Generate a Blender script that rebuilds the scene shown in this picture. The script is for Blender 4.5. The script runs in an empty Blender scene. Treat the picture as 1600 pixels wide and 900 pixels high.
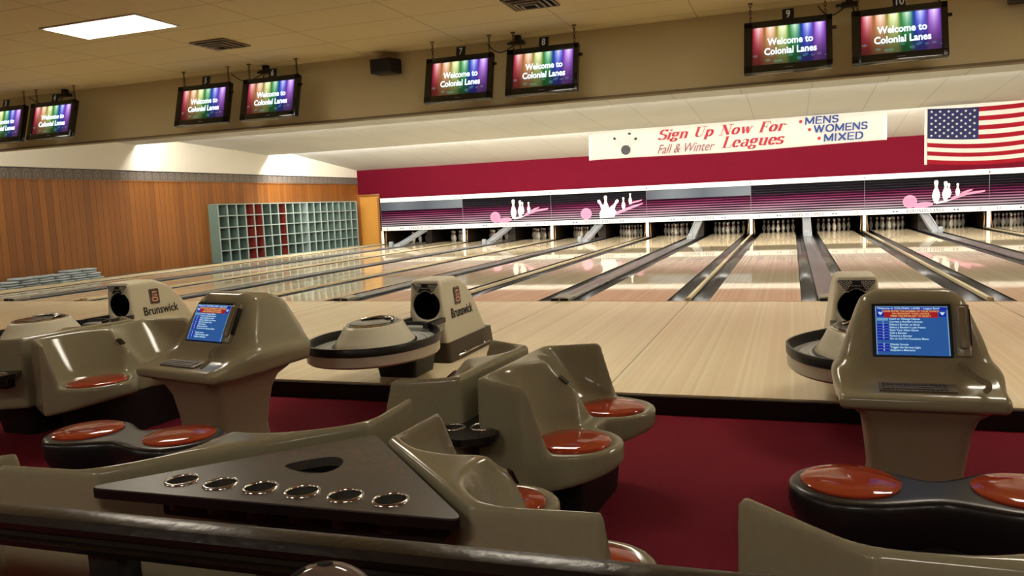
import bpy, bmesh, math, random
import numpy as np
from mathutils import Vector, Matrix, Euler

random.seed(7)
SC = bpy.context.scene
COL = SC.collection
PI = math.pi

# ------------------------------------------------------------------ camera, view, world
cam_d = bpy.data.cameras.new('camera')
cam = bpy.data.objects.new('camera', cam_d)
COL.objects.link(cam)
CAM_P = Vector((14.2997, -9.8156, 1.2770))
YAW, PITCH, ROLL, FPX = 0.3431, -0.1053, -0.0433, 1235.37
cam_d.sensor_fit = 'HORIZONTAL'
cam_d.sensor_width = 36.0
cam_d.lens = FPX / 1600.0 * 36.0
cam_d.clip_start = 0.02
cam_d.clip_end = 100
fwd = Vector((-math.sin(YAW) * math.cos(PITCH), math.cos(YAW) * math.cos(PITCH), math.sin(PITCH)))
rgt = Vector((math.cos(YAW), math.sin(YAW), 0))
upv = rgt.cross(fwd)
r2 = math.cos(ROLL) * rgt + math.sin(ROLL) * upv
u2 = -math.sin(ROLL) * rgt + math.cos(ROLL) * upv
mw = Matrix.Identity(4)
for i in range(3):
    mw[i][0], mw[i][1], mw[i][2], mw[i][3] = r2[i], u2[i], -fwd[i], CAM_P[i]
cam.matrix_world = mw
SC.camera = cam

vs = SC.view_settings
SC.display_settings.display_device = 'sRGB'
vs.view_transform = 'Standard'
vs.look = 'None'
vs.gamma = 1.0
vs.use_curve_mapping = False
vs.exposure = 0.0
SC.cycles.use_denoising = True
SC.cycles.max_bounces = 7
SC.cycles.sample_clamp_indirect = 4.0
wd_ = bpy.data.worlds.new('world')
SC.world = wd_
wd_.use_nodes = True
wd_.node_tree.nodes['Background'].inputs[0].default_value = (1, .9, .75, 1)
wd_.node_tree.nodes['Background'].inputs[1].default_value = 0.0

# brightness of the lamps of the room (used by their builders below)
TROFFER = 25.0
STEP_LIGHT = 100.0
PIN_LIGHT = 12.0
SCREEN = 1.0

# ------------------------------------------------------------------ dimensions
P = 3.26936          # width of a pair of lanes
WD = 0.515           # two gutters and the thin division between pairs
WR = 0.635           # two gutters and the ball track between the lanes of a pair
LW = (P - WD - WR) / 2
YM = 16.22           # front of the masking units
ZM0, ZM1 = 0.501, 1.697
XL, XR = -0.98, 7 * P + 1.0
YB = YM + 0.12
YE = -4.735          # front edge of the approach
ZC = -0.13           # carpet
YF, ZF, ZCEIL = -1.60, 2.341, 3.031
YREAR = -14.0

# ------------------------------------------------------------------ materials
def lin(c):
    c = [x / 255.0 for x in c]
    return tuple((x / 12.92 if x <= .04045 else ((x + .055) / 1.055) ** 2.4) for x in c) + (1,)

MATS = {}
def mat(name, rgb, rough=.5, spec=.5, metal=0., coat=0., noise=0., nscale=8., emit=None, estr=0., bump=0., bscale=200.):
    if name in MATS: return MATS[name]
    m = bpy.data.materials.new(name); m.use_nodes = True
    nt = m.node_tree; b = nt.nodes['Principled BSDF']
    b.inputs['Base Color'].default_value = lin(rgb)
    b.inputs['Roughness'].default_value = rough
    b.inputs['Specular IOR Level'].default_value = spec
    b.inputs['Metallic'].default_value = metal
    b.inputs['Coat Weight'].default_value = coat
    if emit:
        b.inputs['Emission Color'].default_value = lin(emit)
        b.inputs['Emission Strength'].default_value = estr
    if noise:
        tc = nt.nodes.new('ShaderNodeTexCoord'); n = nt.nodes.new('ShaderNodeTexNoise')
        n.inputs['Scale'].default_value = nscale; n.inputs['Detail'].default_value = 5
        nt.links.new(tc.outputs['Object'], n.inputs['Vector'])
        mx = nt.nodes.new('ShaderNodeMix'); mx.data_type = 'RGBA'
        c = lin(rgb)
        mx.inputs[6].default_value = tuple(max(0, x * (1 - noise)) for x in c[:3]) + (1,)
        mx.inputs[7].default_value = tuple(min(1, x * (1 + noise)) for x in c[:3]) + (1,)
        nt.links.new(n.outputs['Fac'], mx.inputs[0])
        nt.links.new(mx.outputs[2], b.inputs['Base Color'])
    if bump:
        tc = nt.nodes.new('ShaderNodeTexCoord'); n = nt.nodes.new('ShaderNodeTexNoise')
        n.inputs['Scale'].default_value = bscale
        nt.links.new(tc.outputs['Object'], n.inputs['Vector'])
        bp = nt.nodes.new('ShaderNodeBump'); bp.inputs['Strength'].default_value = bump; bp.inputs['Distance'].default_value = .01
        nt.links.new(n.outputs['Fac'], bp.inputs['Height']); nt.links.new(bp.outputs['Normal'], b.inputs['Normal'])
    MATS[name] = m
    return m

class NG:
    """tiny node helper"""
    def __init__(s, name, rough=.5, spec=.5):
        s.m = bpy.data.materials.new(name); s.m.use_nodes = True
        s.nt = s.m.node_tree; s.b = s.nt.nodes['Principled BSDF']
        s.b.inputs['Roughness'].default_value = rough
        s.b.inputs['Specular IOR Level'].default_value = spec
        MATS[name] = s.m
    def n(s, t, **k):
        x = s.nt.nodes.new(t)
        for a, v in k.items(): setattr(x, a, v)
        return x
    def L(s, a, b): s.nt.links.new(a, b)
    def put(s, sock, v):
        if hasattr(v, 'is_linked') or isinstance(v, bpy.types.NodeSocket): s.L(v, sock)
        else: sock.default_value = v
    def math(s, op, a, b=0., c=None):
        x = s.n('ShaderNodeMath', operation=op)
        s.put(x.inputs[0], a); s.put(x.inputs[1], b)
        if c is not None: s.put(x.inputs[2], c)
        return x.outputs[0]
    def sep(s, out='Object'):
        tc = s.n('ShaderNodeTexCoord'); q = s.n('ShaderNodeSeparateXYZ')
        s.L(tc.outputs[out], q.inputs[0]); return q.outputs, tc.outputs[out]
    def mix(s, f, a, b, mode='MIX'):
        x = s.n('ShaderNodeMix', data_type='RGBA', blend_type=mode)
        s.put(x.inputs[0], f); s.put(x.inputs[6], a); s.put(x.inputs[7], b); return x.outputs[2]
    def ramp(s, f, stops, interp='LINEAR'):
        x = s.n('ShaderNodeValToRGB'); cr = x.color_ramp; cr.interpolation = interp
        while len(cr.elements) < len(stops): cr.elements.new(.5)
        for e, (p, c) in zip(cr.elements, stops): e.position = p; e.color = c
        s.put(x.inputs[0], f); return x.outputs[0]
    def noise(s, vec, scale, detail=3., rough=.5):
        x = s.n('ShaderNodeTexNoise'); x.inputs['Scale'].default_value = scale
        x.inputs['Detail'].default_value = detail; x.inputs['Roughness'].default_value = rough
        if vec is not None: s.L(vec, x.inputs['Vector'])
        return x.outputs['Fac']
    def white(s, v, d='1D'):
        x = s.n('ShaderNodeTexWhiteNoise', noise_dimensions=d); s.put(x.inputs['W'], v); return x.outputs['Value']
    def comb(s, x, y, z):
        c = s.n('ShaderNodeCombineXYZ')
        for i, v in enumerate((x, y, z)): s.put(c.inputs[i], v)
        return c.outputs[0]
    def base(s, c): s.L(c, s.b.inputs['Base Color'])
    def bump(s, h, st=.3, dist=.01):
        x = s.n('ShaderNodeBump'); x.inputs['Strength'].default_value = st; x.inputs['Distance'].default_value = dist
        s.L(h, x.inputs['Height']); s.L(x.outputs[0], s.b.inputs['Normal'])

def boards(name, axis, width, c1, c2, rough, lenw=None, groove=.02, spec=.5, grain=.25, dark=.35, seam=None):
    """planks: colour varies from board to board, thin grooves, grain along the board"""
    g = NG(name, rough, spec); o, v = g.sep()
    a = o[axis]; b = o[1 if axis == 0 else (2 if axis == 1 and lenw == 'z' else 0)]
    q = g.math('DIVIDE', a, width); idx = g.math('FLOOR', q); fr = g.math('FRACT', q)
    rnd = g.white(idx)
    rnd2 = g.white(g.math('ADD', idx, 71.3))
    col = g.mix(rnd, lin(c1), lin(c2))
    along = o[2] if lenw == 'z' else o[1]
    gv = g.comb(g.math('MULTIPLY', a, 30.), g.math('MULTIPLY', along, 1.6), g.math('MULTIPLY', rnd2, 40.))
    gn = g.noise(gv, 1.6, 4.)
    col = g.mix(g.math('MULTIPLY', gn, grain), col, tuple(x * .45 for x in lin(c1)[:3]) + (1,))
    edge = g.math('LESS_THAN', g.math('MINIMUM', fr, g.math('SUBTRACT', 1., fr)), groove)
    col = g.mix(g.math('MULTIPLY', edge, dark), col, (0.02, .012, .006, 1))
    if seam:
        s_ = g.math('LESS_THAN', g.math('ABSOLUTE', g.math('SUBTRACT', g.math('FRACT', g.math('DIVIDE', g.math('ADD', a, seam[1]), seam[0])), .5)), seam[2])
        col = g.mix(g.math('MULTIPLY', s_, .75), col, (0.05, .03, .015, 1))
    g.base(col)
    return g.m

M_shell = mat('fibreglass_beige', (150, 146, 120), .13, .5, noise=.10, nscale=60)
M_shell2 = mat('console_beige', (150, 145, 118), .17, .5, noise=.08, nscale=70)
M_hood = mat('return_hood_beige', (204, 199, 176), .3, .5, noise=.06, nscale=50)
M_orange = mat('orange_vinyl', (170, 62, 34), .07, .5, noise=.05, nscale=14)
M_black = mat('black_plastic', (18, 17, 17), .35, .4)
M_blackg = mat('black_gloss', (12, 12, 13), .12, .5)
M_dark = mat('dark_base', (24, 20, 18), .55, .3)
M_brownb = mat('brown_base', (62, 52, 38), .5, .3)
M_grey = mat('grey_plastic', (150, 152, 150), .35, .4)
M_chrome = mat('chrome', (205, 205, 205), .12, .5, 1.0)
M_steel = mat('dull_steel', (120, 122, 124), .35, .5, 1.0)
M_white = mat('white_paint', (236, 234, 226), .45, .4)
M_mwhite = mat('masking_white', (240, 238, 232), .3, .5)
M_pin = mat('pin_white', (226, 220, 206), .25, .5)
M_pinred = mat('pin_stripe_red', (150, 40, 40), .3)
M_wallred = mat('wall_red', (84, 8, 26), .8, .06, noise=.06, nscale=2)
M_cream = mat('wall_cream', (222, 216, 198), .7, .3, noise=.03, nscale=2)
M_fascia = mat('fascia_beige', (200, 188, 152), .8, .2, noise=.03, nscale=1.5)
M_wallplain = mat('wall_plain', (150, 135, 110), .8, .2)
M_ink = mat('black_ink', (20, 20, 22), .5, .3)
M_inkblue = mat('blue_ink', (32, 68, 140), .5, .3)
M_inkred = mat('red_ink', (176, 30, 48), .5, .3)
M_inkpink = mat('dull_red_ink', (150, 90, 100), .5, .3)
M_pit = mat('pit_black', (10, 9, 9), .8, .2)
M_kick = mat('kickback_wood', (34, 25, 17), .5, .3, noise=.2, nscale=10)
M_rail = mat('dark_rail_varnish', (20, 16, 12), .24, .5, noise=.35, nscale=30, bump=.12, bscale=45)
M_lampwhite = mat('lamp_diffuser', (255, 255, 255), .5, emit=(255, 244, 224), estr=TROFFER)
M_tube = mat('lamp_tube', (255, 255, 255), .5, emit=(255, 242, 226), estr=STEP_LIGHT)
M_pintube = mat('pin_lamp_tube', (255, 255, 255), .5, emit=(255, 246, 234), estr=PIN_LIGHT)
M_pink = mat('graphic_pink', (200, 132, 162), .5, .1)
M_packet = mat('packet_grey_blue', (178, 190, 192), .6, .3, noise=.12, nscale=9)
M_lockframe = mat('locker_frame_grey', (146, 162, 158), .5, .4)
M_locksider = mat('locker_side_green', (104, 126, 116), .55, .3)
M_lockback = mat('locker_back_green', (86, 106, 97), .6, .3, noise=.15, nscale=3)
M_lockred = mat('locker_back_red', (128, 50, 40), .6, .3)
M_ballbrown = mat('ball_brown', (108, 92, 84), .08, .6, noise=.5, nscale=12)
M_cap = mat('division_cap_maple', (220, 204, 166), .2, .5, noise=.08, nscale=5)
M_gut = mat('gutter_charcoal', (66, 63, 63), .22, .5, noise=.25, nscale=3)
M_track = mat('track_cover_grey', (100, 101, 100), .22, .5, noise=.2, nscale=2.5)
M_ramp = mat('ramp_grey', (150, 156, 160), .3, .4)

M_plank = boards('wall_planks', 1, .165, (154, 96, 37), (116, 66, 24), .38, lenw='z', groove=.035, grain=.8, dark=.8)
M_lane = boards('lane_boards', 0, .0272, (236, 220, 184), (222, 202, 164), .035, groove=.04, grain=.06, dark=.03)
M_appr = boards('approach_boards', 0, .0272, (246, 232, 194), (236, 216, 176), .21, groove=.04, grain=.1, dark=.04, seam=(P / 2, P * .25 - .02, .003))
M_ply = boards('plywood', 0, 1.3, (196, 140, 56), (184, 128, 48), .5, lenw='z', groove=.0, grain=.5)

def ceiling_mat(name, rgb, tx, ty, line, rough=.85, streak=0.):
    g = NG(name, rough, .2); o, v = g.sep()
    col = lin(rgb)
    fx = g.math('FRACT', g.math('DIVIDE', o[0], tx)); fy = g.math('FRACT', g.math('DIVIDE', o[1], ty))
    ex = g.math('LESS_THAN', fx, .012 * 1.22 / tx); ey = g.math('LESS_THAN', fy, .012 * 1.22 / ty)
    e = g.math('MAXIMUM', ex, ey)
    n = g.noise(v, 90., 2.)
    n2 = g.noise(v, .6, 2.)
    c = g.mix(g.math('MULTIPLY', n, .35), col, tuple(x * .6 for x in col[:3]) + (1,))
    c = g.mix(g.math('MULTIPLY', n2, .25), c, tuple(x * .75 for x in col[:3]) + (1,))
    c = g.mix(g.math('MULTIPLY', e, line), c, tuple(x * .3 for x in col[:3]) + (1,))
    g.base(c); return g.m
M_ceil = ceiling_mat('ceiling_tiles', (230, 214, 172), 1.22, .61, .5)
M_saw = ceiling_mat('stepped_ceiling_tiles', (228, 232, 230), 1.22, 2.6, .5)

def carpet_mat():
    g = NG('carpet_red', .95, .1); o, v = g.sep()
    n = g.noise(v, 260., 2.); n2 = g.noise(v, 1.2, 3.)
    c = g.mix(n, lin((96, 20, 34)), lin((142, 42, 58)))
    c = g.mix(g.math('MULTIPLY', n2, .3), c, lin((92, 20, 32)))
    g.base(c); g.bump(n, .5, .01); return g.m
M_carpet = carpet_mat()

def border_mat():
    g = NG('wall_border_pattern', .7, .2); o, v = g.sep()
    q = g.math('FRACT', g.math('DIVIDE', o[1], .26)); z = g.math('DIVIDE', g.math('SUBTRACT', o[2], 2.345), .19)
    d = g.math('ADD', g.math('POWER', g.math('SUBTRACT', q, .5), 2.), g.math('POWER', g.math('MULTIPLY', z, .5), 2.))
    r1 = g.math('LESS_THAN', g.math('ABSOLUTE', g.math('SUBTRACT', d, .10)), .035)
    r2_ = g.math('LESS_THAN', d, .02)
    n = g.noise(v, 35., 3.)
    c = g.mix(n, lin((70, 62, 60)), lin((104, 96, 88)))
    c = g.mix(g.math('MULTIPLY', g.math('MAXIMUM', r1, r2_), .32), c, lin((136, 130, 118)))
    g.base(c); return g.m
M_border = border_mat()

def masking_mat(name, grey_top=False):
    """printed panel: black to magenta to silver with white pin stripes; object z runs 0..1 by UV"""
    g = NG(name, .6, .03); o, v = g.sep('UV')
    x, y = o[0], o[1]
    f = g.math('SUBTRACT', 1., y)                      # 0 top, 1 bottom
    base = g.ramp(y, [(0., lin((128, 124, 136))), (.22, lin((140, 118, 140))), (.42, lin((132, 50, 98))), (.62, lin((86, 24, 62))), (.72, lin((26, 20, 30))), (1., lin((24, 24, 34)))])
    n = 12.
    ph = g.math('FRACT', g.math('ADD', g.math('MULTIPLY', f, n), g.math('MULTIPLY', x, .0)))
    wob = g.math('MULTIPLY', g.math('SINE', g.math('ADD', g.math('MULTIPLY', x, 6.), g.math('MULTIPLY', f, 9.))), .10)
    th = g.math('ADD', g.math('ADD', .06, g.math('MULTIPLY', f, .50)), g.math('MULTIPLY', wob, f))
    st = g.math('LESS_THAN', ph, th)
    scol = g.ramp(y, [(0., lin((140, 136, 146))), (.28, lin((128, 92, 116))), (.52, lin((92, 20, 60))), (.64, lin((62, 22, 46))), (.72, lin((40, 34, 42))), (1., lin((30, 29, 35)))])
    dark = g.ramp(y, [(0., lin((12, 11, 14))), (.30, lin((22, 6, 16))), (.52, lin((26, 3, 18))), (.66, lin((4, 3, 5))), (1., lin((5, 5, 8)))])
    c = g.mix(st, dark, scol)
    c = g.mix(.02, c, base)
    if grey_top:
        band = g.math('GREATER_THAN', y, .66)
        gr = g.ramp(x, [(0., lin((56, 60, 68))), (.25, lin((100, 108, 116))), (.55, lin((60, 66, 74))), (1., lin((112, 120, 128)))])
        gr = g.mix(g.noise(g.comb(g.math('MULTIPLY', x, 2.), g.math('MULTIPLY', y, 40.), 0.), 3., 3.), gr, lin((70, 76, 86)))
        c = g.mix(band, c, gr)
    g.base(c); return g.m
M_mask = masking_mat('masking_graphic')
M_maskg = masking_mat('masking_graphic_silver', True)

def tv_mat():
    g = NG('scoring_screen', .2, .5); o, v = g.sep('UV')
    x, y = o[0], o[1]
    col = g.ramp(x, [(0., lin((200, 40, 70))), (.10, lin((214, 60, 74))), (.17, lin((238, 160, 96))), (.30, lin((238, 180, 120))), (.36, lin((220, 226, 120))), (.46, lin((206, 226, 130))),
                     (.52, lin((10, 168, 74))), (.62, lin((10, 160, 90))), (.68, lin((40, 80, 226))), (.80, lin((60, 70, 230))), (.86, lin((190, 110, 240))), (1., lin((150, 70, 214)))])
    lob = g.math('ABSOLUTE', g.math('COSINE', g.math('MULTIPLY', x, 6 * PI)))         # 1 at beam edges
    gap = g.math('MULTIPLY', g.math('POWER', lob, 6.), g.math('MULTIPLY', g.math('POWER', y, 1.5), .75))
    fade = g.math('ADD', .10, g.math('MULTIPLY', g.math('POWER', y, 1.8), 1.08))
    fade = g.math('MULTIPLY', fade, g.math('SUBTRACT', 1., gap))
    c = g.mix(1., col, g.comb(fade, fade, fade), 'MULTIPLY')
    hot = g.math('MULTIPLY', g.math('POWER', y, 4.), g.math('SUBTRACT', 1., lob))
    c = g.mix(g.math('MULTIPLY', hot, .75), c, (1, 1, 1, 1))
    vo = g.n('ShaderNodeTexVoronoi'); vo.inputs['Scale'].default_value = 9.
    g.L(v, vo.inputs['Vector'])
    bub = g.math('MULTIPLY', g.math('LESS_THAN', vo.outputs['Distance'], .32), g.math('MULTIPLY', g.math('LESS_THAN', y, .3), .16))
    c = g.mix(bub, c, lin((110, 200, 190)))
    g.b.inputs['Base Color'].default_value = (.01, .01, .012, 1)
    g.L(c, g.b.inputs['Emission Color']); g.b.inputs['Emission Strength'].default_value = SCREEN * 1.15
    return g.m
M_tv = tv_mat()
M_tvtext = mat('screen_text_white', (20, 20, 20), .4, emit=(235, 250, 255), estr=1.5)
M_scrblue = mat('console_screen_blue', (6, 10, 20), .15, emit=(44, 92, 158), estr=.85)
M_scrblue2 = mat('console_screen_navy', (6, 10, 20), .15, emit=(30, 40, 168), estr=.8)
M_scrred = mat('console_screen_red', (10, 4, 4), .15, emit=(168, 34, 36), estr=.85)
M_scrlight = mat('console_screen_light', (10, 10, 10), .15, emit=(120, 170, 210), estr=.8)
M_scrtext = mat('console_screen_text', (10, 10, 10), .3, emit=(190, 225, 240), estr=.9)
M_scryel = mat('console_screen_yellow', (10, 10, 10), .3, emit=(240, 190, 120), estr=.8)

def table_mat():
    g = NG('table_laminate', .34, .5); o, v = g.sep()
    n = g.noise(v, 160., 2.); n2 = g.noise(v, 26., 5., .75)
    c = g.mix(n, lin((56, 54, 52)), lin((88, 85, 80)))
    # orange wear towards the apex of the table
    w = g.math('MULTIPLY', g.math('GREATER_THAN', n2, .545), g.n('ShaderNodeMapRange').outputs[0] if False else g.ramp(g.math('ADD', g.math('MULTIPLY', o[1], 1.6), .1), [(.30, (0, 0, 0, 1)), (.55, (.5, .5, .5, 1)), (.8, (.35, .35, .35, 1))]))
    c = g.mix(g.math('MULTIPLY', w, .8), c, lin((140, 84, 52)))
    g.base(c); return g.m
M_table = table_mat()

def flag_red(): return mat('flag_red', (150, 18, 36), .8, .2)
M_flagw = mat('flag_white', (240, 238, 226), .8, .2)
M_flagb = mat('flag_blue', (38, 42, 84), .8, .2)
M_banner = mat('banner_vinyl', (244, 242, 232), .5, .3)

# ------------------------------------------------------------------ mesh helpers
def link(o, parent=None):
    COL.objects.link(o)
    if parent is not None: o.parent = parent
    return o

def mesh_obj(name, verts, faces, m=None, parent=None, smooth=False, loc=None, rot=None):
    me = bpy.data.meshes.new(name)
    me.from_pydata([tuple(v) for v in verts], [], [tuple(f) for f in faces])
    if m is not None:
        for x in (m if isinstance(m, (list, tuple)) else [m]): me.materials.append(x)
    if smooth: me.shade_smooth()
    o = bpy.data.objects.new(name, me)
    if loc is not None: o.location = loc
    if rot is not None: o.rotation_euler = rot
    return link(o, parent)

def bm_obj(name, bm, m=None, parent=None, smooth=False, loc=None, rot=None, angle=None):
    me = bpy.data.meshes.new(name); bmesh.ops.recalc_face_normals(bm, faces=bm.faces); bm.to_mesh(me); bm.free()
    if m is not None:
        for x in (m if isinstance(m, (list, tuple)) else [m]): me.materials.append(x)
    if smooth: me.shade_smooth()
    if angle is not None: 
        me.shade_smooth(); me.set_sharp_from_angle(angle=math.radians(angle))
    o = bpy.data.objects.new(name, me)
    if loc is not None: o.location = loc
    if rot is not None: o.rotation_euler = rot
    return link(o, parent)

def add_box(bm, lo, hi, bevel=0., seg=2, mi=0, M=None):
    r = bmesh.ops.create_cube(bm, size=1.0)
    vs_ = r['verts']
    for v in vs_:
        v.co = Vector([lo[i] + (v.co[i] + .5) * (hi[i] - lo[i]) for i in range(3)])
    fs = set(f for v in vs_ for f in v.link_faces)
    if bevel:
        es = list(set(e for v in vs_ for e in v.link_edges))
        rb = bmesh.ops.bevel(bm, geom=es, offset=bevel, segments=seg, profile=.5, affect='EDGES')
        fs = set(rb['faces']) | set(f for f in fs if f.is_valid)
        vs_ = list(set(v for f in fs for v in f.verts))
        fs = set(f for v in vs_ for f in v.link_faces)
    for f in fs: f.material_index = mi
    if M is not None: bmesh.ops.transform(bm, matrix=M, verts=list(vs_))
    return vs_

def box(name, lo, hi, m, parent=None, bevel=0., seg=2, loc=None, rot=None):
    bm = bmesh.new(); add_box(bm, lo, hi, bevel, seg)
    return bm_obj(name, bm, m, parent, loc=loc, rot=rot, angle=(40 if bevel else None))

def lathe(bm, prof, n=24, center=(0, 0, 0), mi=None, cap=True, sx=1., sy=1.):
    cx, cy, cz = center; rings = []
    for (r, z) in prof:
        rings.append([bm.verts.new((cx + sx * r * math.cos(2 * PI * k / n), cy + sy * r * math.sin(2 * PI * k / n), cz + z)) for k in range(n)])
    for i in range(len(rings) - 1):
        for k in range(n):
            f = bm.faces.new((rings[i][k], rings[i][(k + 1) % n], rings[i + 1][(k + 1) % n], rings[i + 1][k]))
            f.smooth = True
            if mi: f.material_index = mi[i]
    if cap:
        if prof[0][0] > 1e-6: bm.faces.new(list(reversed(rings[0])))
        if prof[-1][0] > 1e-6: bm.faces.new(rings[-1])
    return rings

def lathe_obj(name, prof, m, parent=None, n=24, loc=None, rot=None, mi=None, cap=True, angle=50, sx=1., sy=1.):
    bm = bmesh.new(); lathe(bm, prof, n, mi=mi, cap=cap, sx=sx, sy=sy)
    bmesh.ops.remove_doubles(bm, verts=bm.verts, dist=1e-5)
    return bm_obj(name, bm, m, parent, loc=loc, rot=rot, angle=angle)

def prism(bm, poly, z0, z1, mi=0, M=None):
    a = [bm.verts.new((x, y, z0)) for x, y in poly]; b = [bm.verts.new((x, y, z1)) for x, y in poly]
    n = len(poly)
    fs = [bm.faces.new(list(reversed(a))), bm.faces.new(b)]
    for i in range(n): fs.append(bm.faces.new((a[i], a[(i + 1) % n], b[(i + 1) % n], b[i])))
    for f in fs: f.material_index = mi
    if M is not None: bmesh.ops.transform(bm, matrix=M, verts=a + b)
    return fs

XZ = Matrix(((1, 0, 0, 0), (0, 0, -1, 0), (0, 1, 0, 0), (0, 0, 0, 1)))     # local xy -> world xz, +z -> -y (towards the viewer)

def tube(bm, pts, r, n=8, mi=0, closed=False):
    pts = [Vector(p) for p in pts]; rings = []
    N = len(pts); prev = None
    for i in range(N):
        a = pts[i - 1] if (i > 0 or closed) else pts[i]; b = pts[(i + 1) % N] if (i < N - 1 or closed) else pts[i]
        t = (b - a).normalized()
        if prev is None:
            u = t.cross(Vector((0, 0, 1)))
            if u.length < 1e-3: u = t.cross(Vector((1, 0, 0)))
        else: u = prev - t * prev.dot(t)
        u.normalize(); w = t.cross(u); prev = u
        rr = r[i] if isinstance(r, (list, tuple)) else r
        rings.append([bm.verts.new(pts[i] + rr * (math.cos(2 * PI * k / n) * u + math.sin(2 * PI * k / n) * w)) for k in range(n)])
    for i in range(N if closed else N - 1):
        A, B = rings[i], rings[(i + 1) % N]
        for k in range(n):
            f = bm.faces.new((A[k], A[(k + 1) % n], B[(k + 1) % n], B[k])); f.smooth = True; f.material_index = mi
    if not closed:
        for R_ in (list(reversed(rings[0])), rings[-1]):
            bm.faces.new(R_).material_index = mi

def tube_obj(name, pts, r, m, parent=None, n=8, closed=False):
    bm = bmesh.new(); tube(bm, pts, r, n, closed=closed); return bm_obj(name, bm, m, parent, angle=60)

def loft(bm, rings, close_ends=True, mi=0):
    R_ = [[bm.verts.new(p) for p in ring] for ring in rings]
    n = len(R_[0])
    for a, b in zip(R_[:-1], R_[1:]):
        for k in range(n):
            f = bm.faces.new((a[k], a[(k + 1) % n], b[(k + 1) % n], b[k])); f.material_index = mi
    if close_ends:
        bm.faces.new(list(reversed(R_[0]))).material_index = mi; bm.faces.new(R_[-1]).material_index = mi

def rrect(hx, hy, r, n=5):
    out = []
    for cx, cy, a0 in ((hx - r, hy - r, 0), (-hx + r, hy - r, 90), (-hx + r, -hy + r, 180), (hx - r, -hy + r, 270)):
        for k in range(n + 1):
            a = math.radians(a0 + 90. * k / n); out.append((cx + r * math.cos(a), cy + r * math.sin(a)))
    return out

_txt = {}
def text_mesh(body, size, shear=0., bold=0., align='CENTER', ext=.001, spacing=1., line=1.):
    key = (body, size, shear, bold, align, ext, spacing, line)
    if key in _txt: return _txt[key]
    cu = bpy.data.curves.new('txt', 'FONT'); cu.body = body; cu.size = size; cu.shear = shear; cu.offset = bold
    cu.align_x = align; cu.align_y = 'CENTER'; cu.extrude = ext; cu.space_character = spacing; cu.space_line = line
    cu.resolution_u = 3; cu.fill_mode = 'FRONT' if ext == 0 else 'BOTH'
    o = bpy.data.objects.new('txt', cu); COL.objects.link(o)
    dg = bpy.context.evaluated_depsgraph_get(); dg.update()
    me = bpy.data.meshes.new_from_object(o.evaluated_get(dg), depsgraph=dg)
    COL.objects.unlink(o); bpy.data.objects.remove(o); bpy.data.curves.remove(cu)
    _txt[key] = me
    return me

def text_obj(name, body, size, m, parent=None, loc=(0, 0, 0), M=XZ, sx=1., **k):
    me = text_mesh(body, size, **k).copy()
    me.materials.clear(); me.materials.append(m)
    me.transform(M @ Matrix.Diagonal((sx, 1, 1, 1)))
    me.name = name
    o = bpy.data.objects.new(name, me); o.location = loc
    return link(o, parent)

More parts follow.
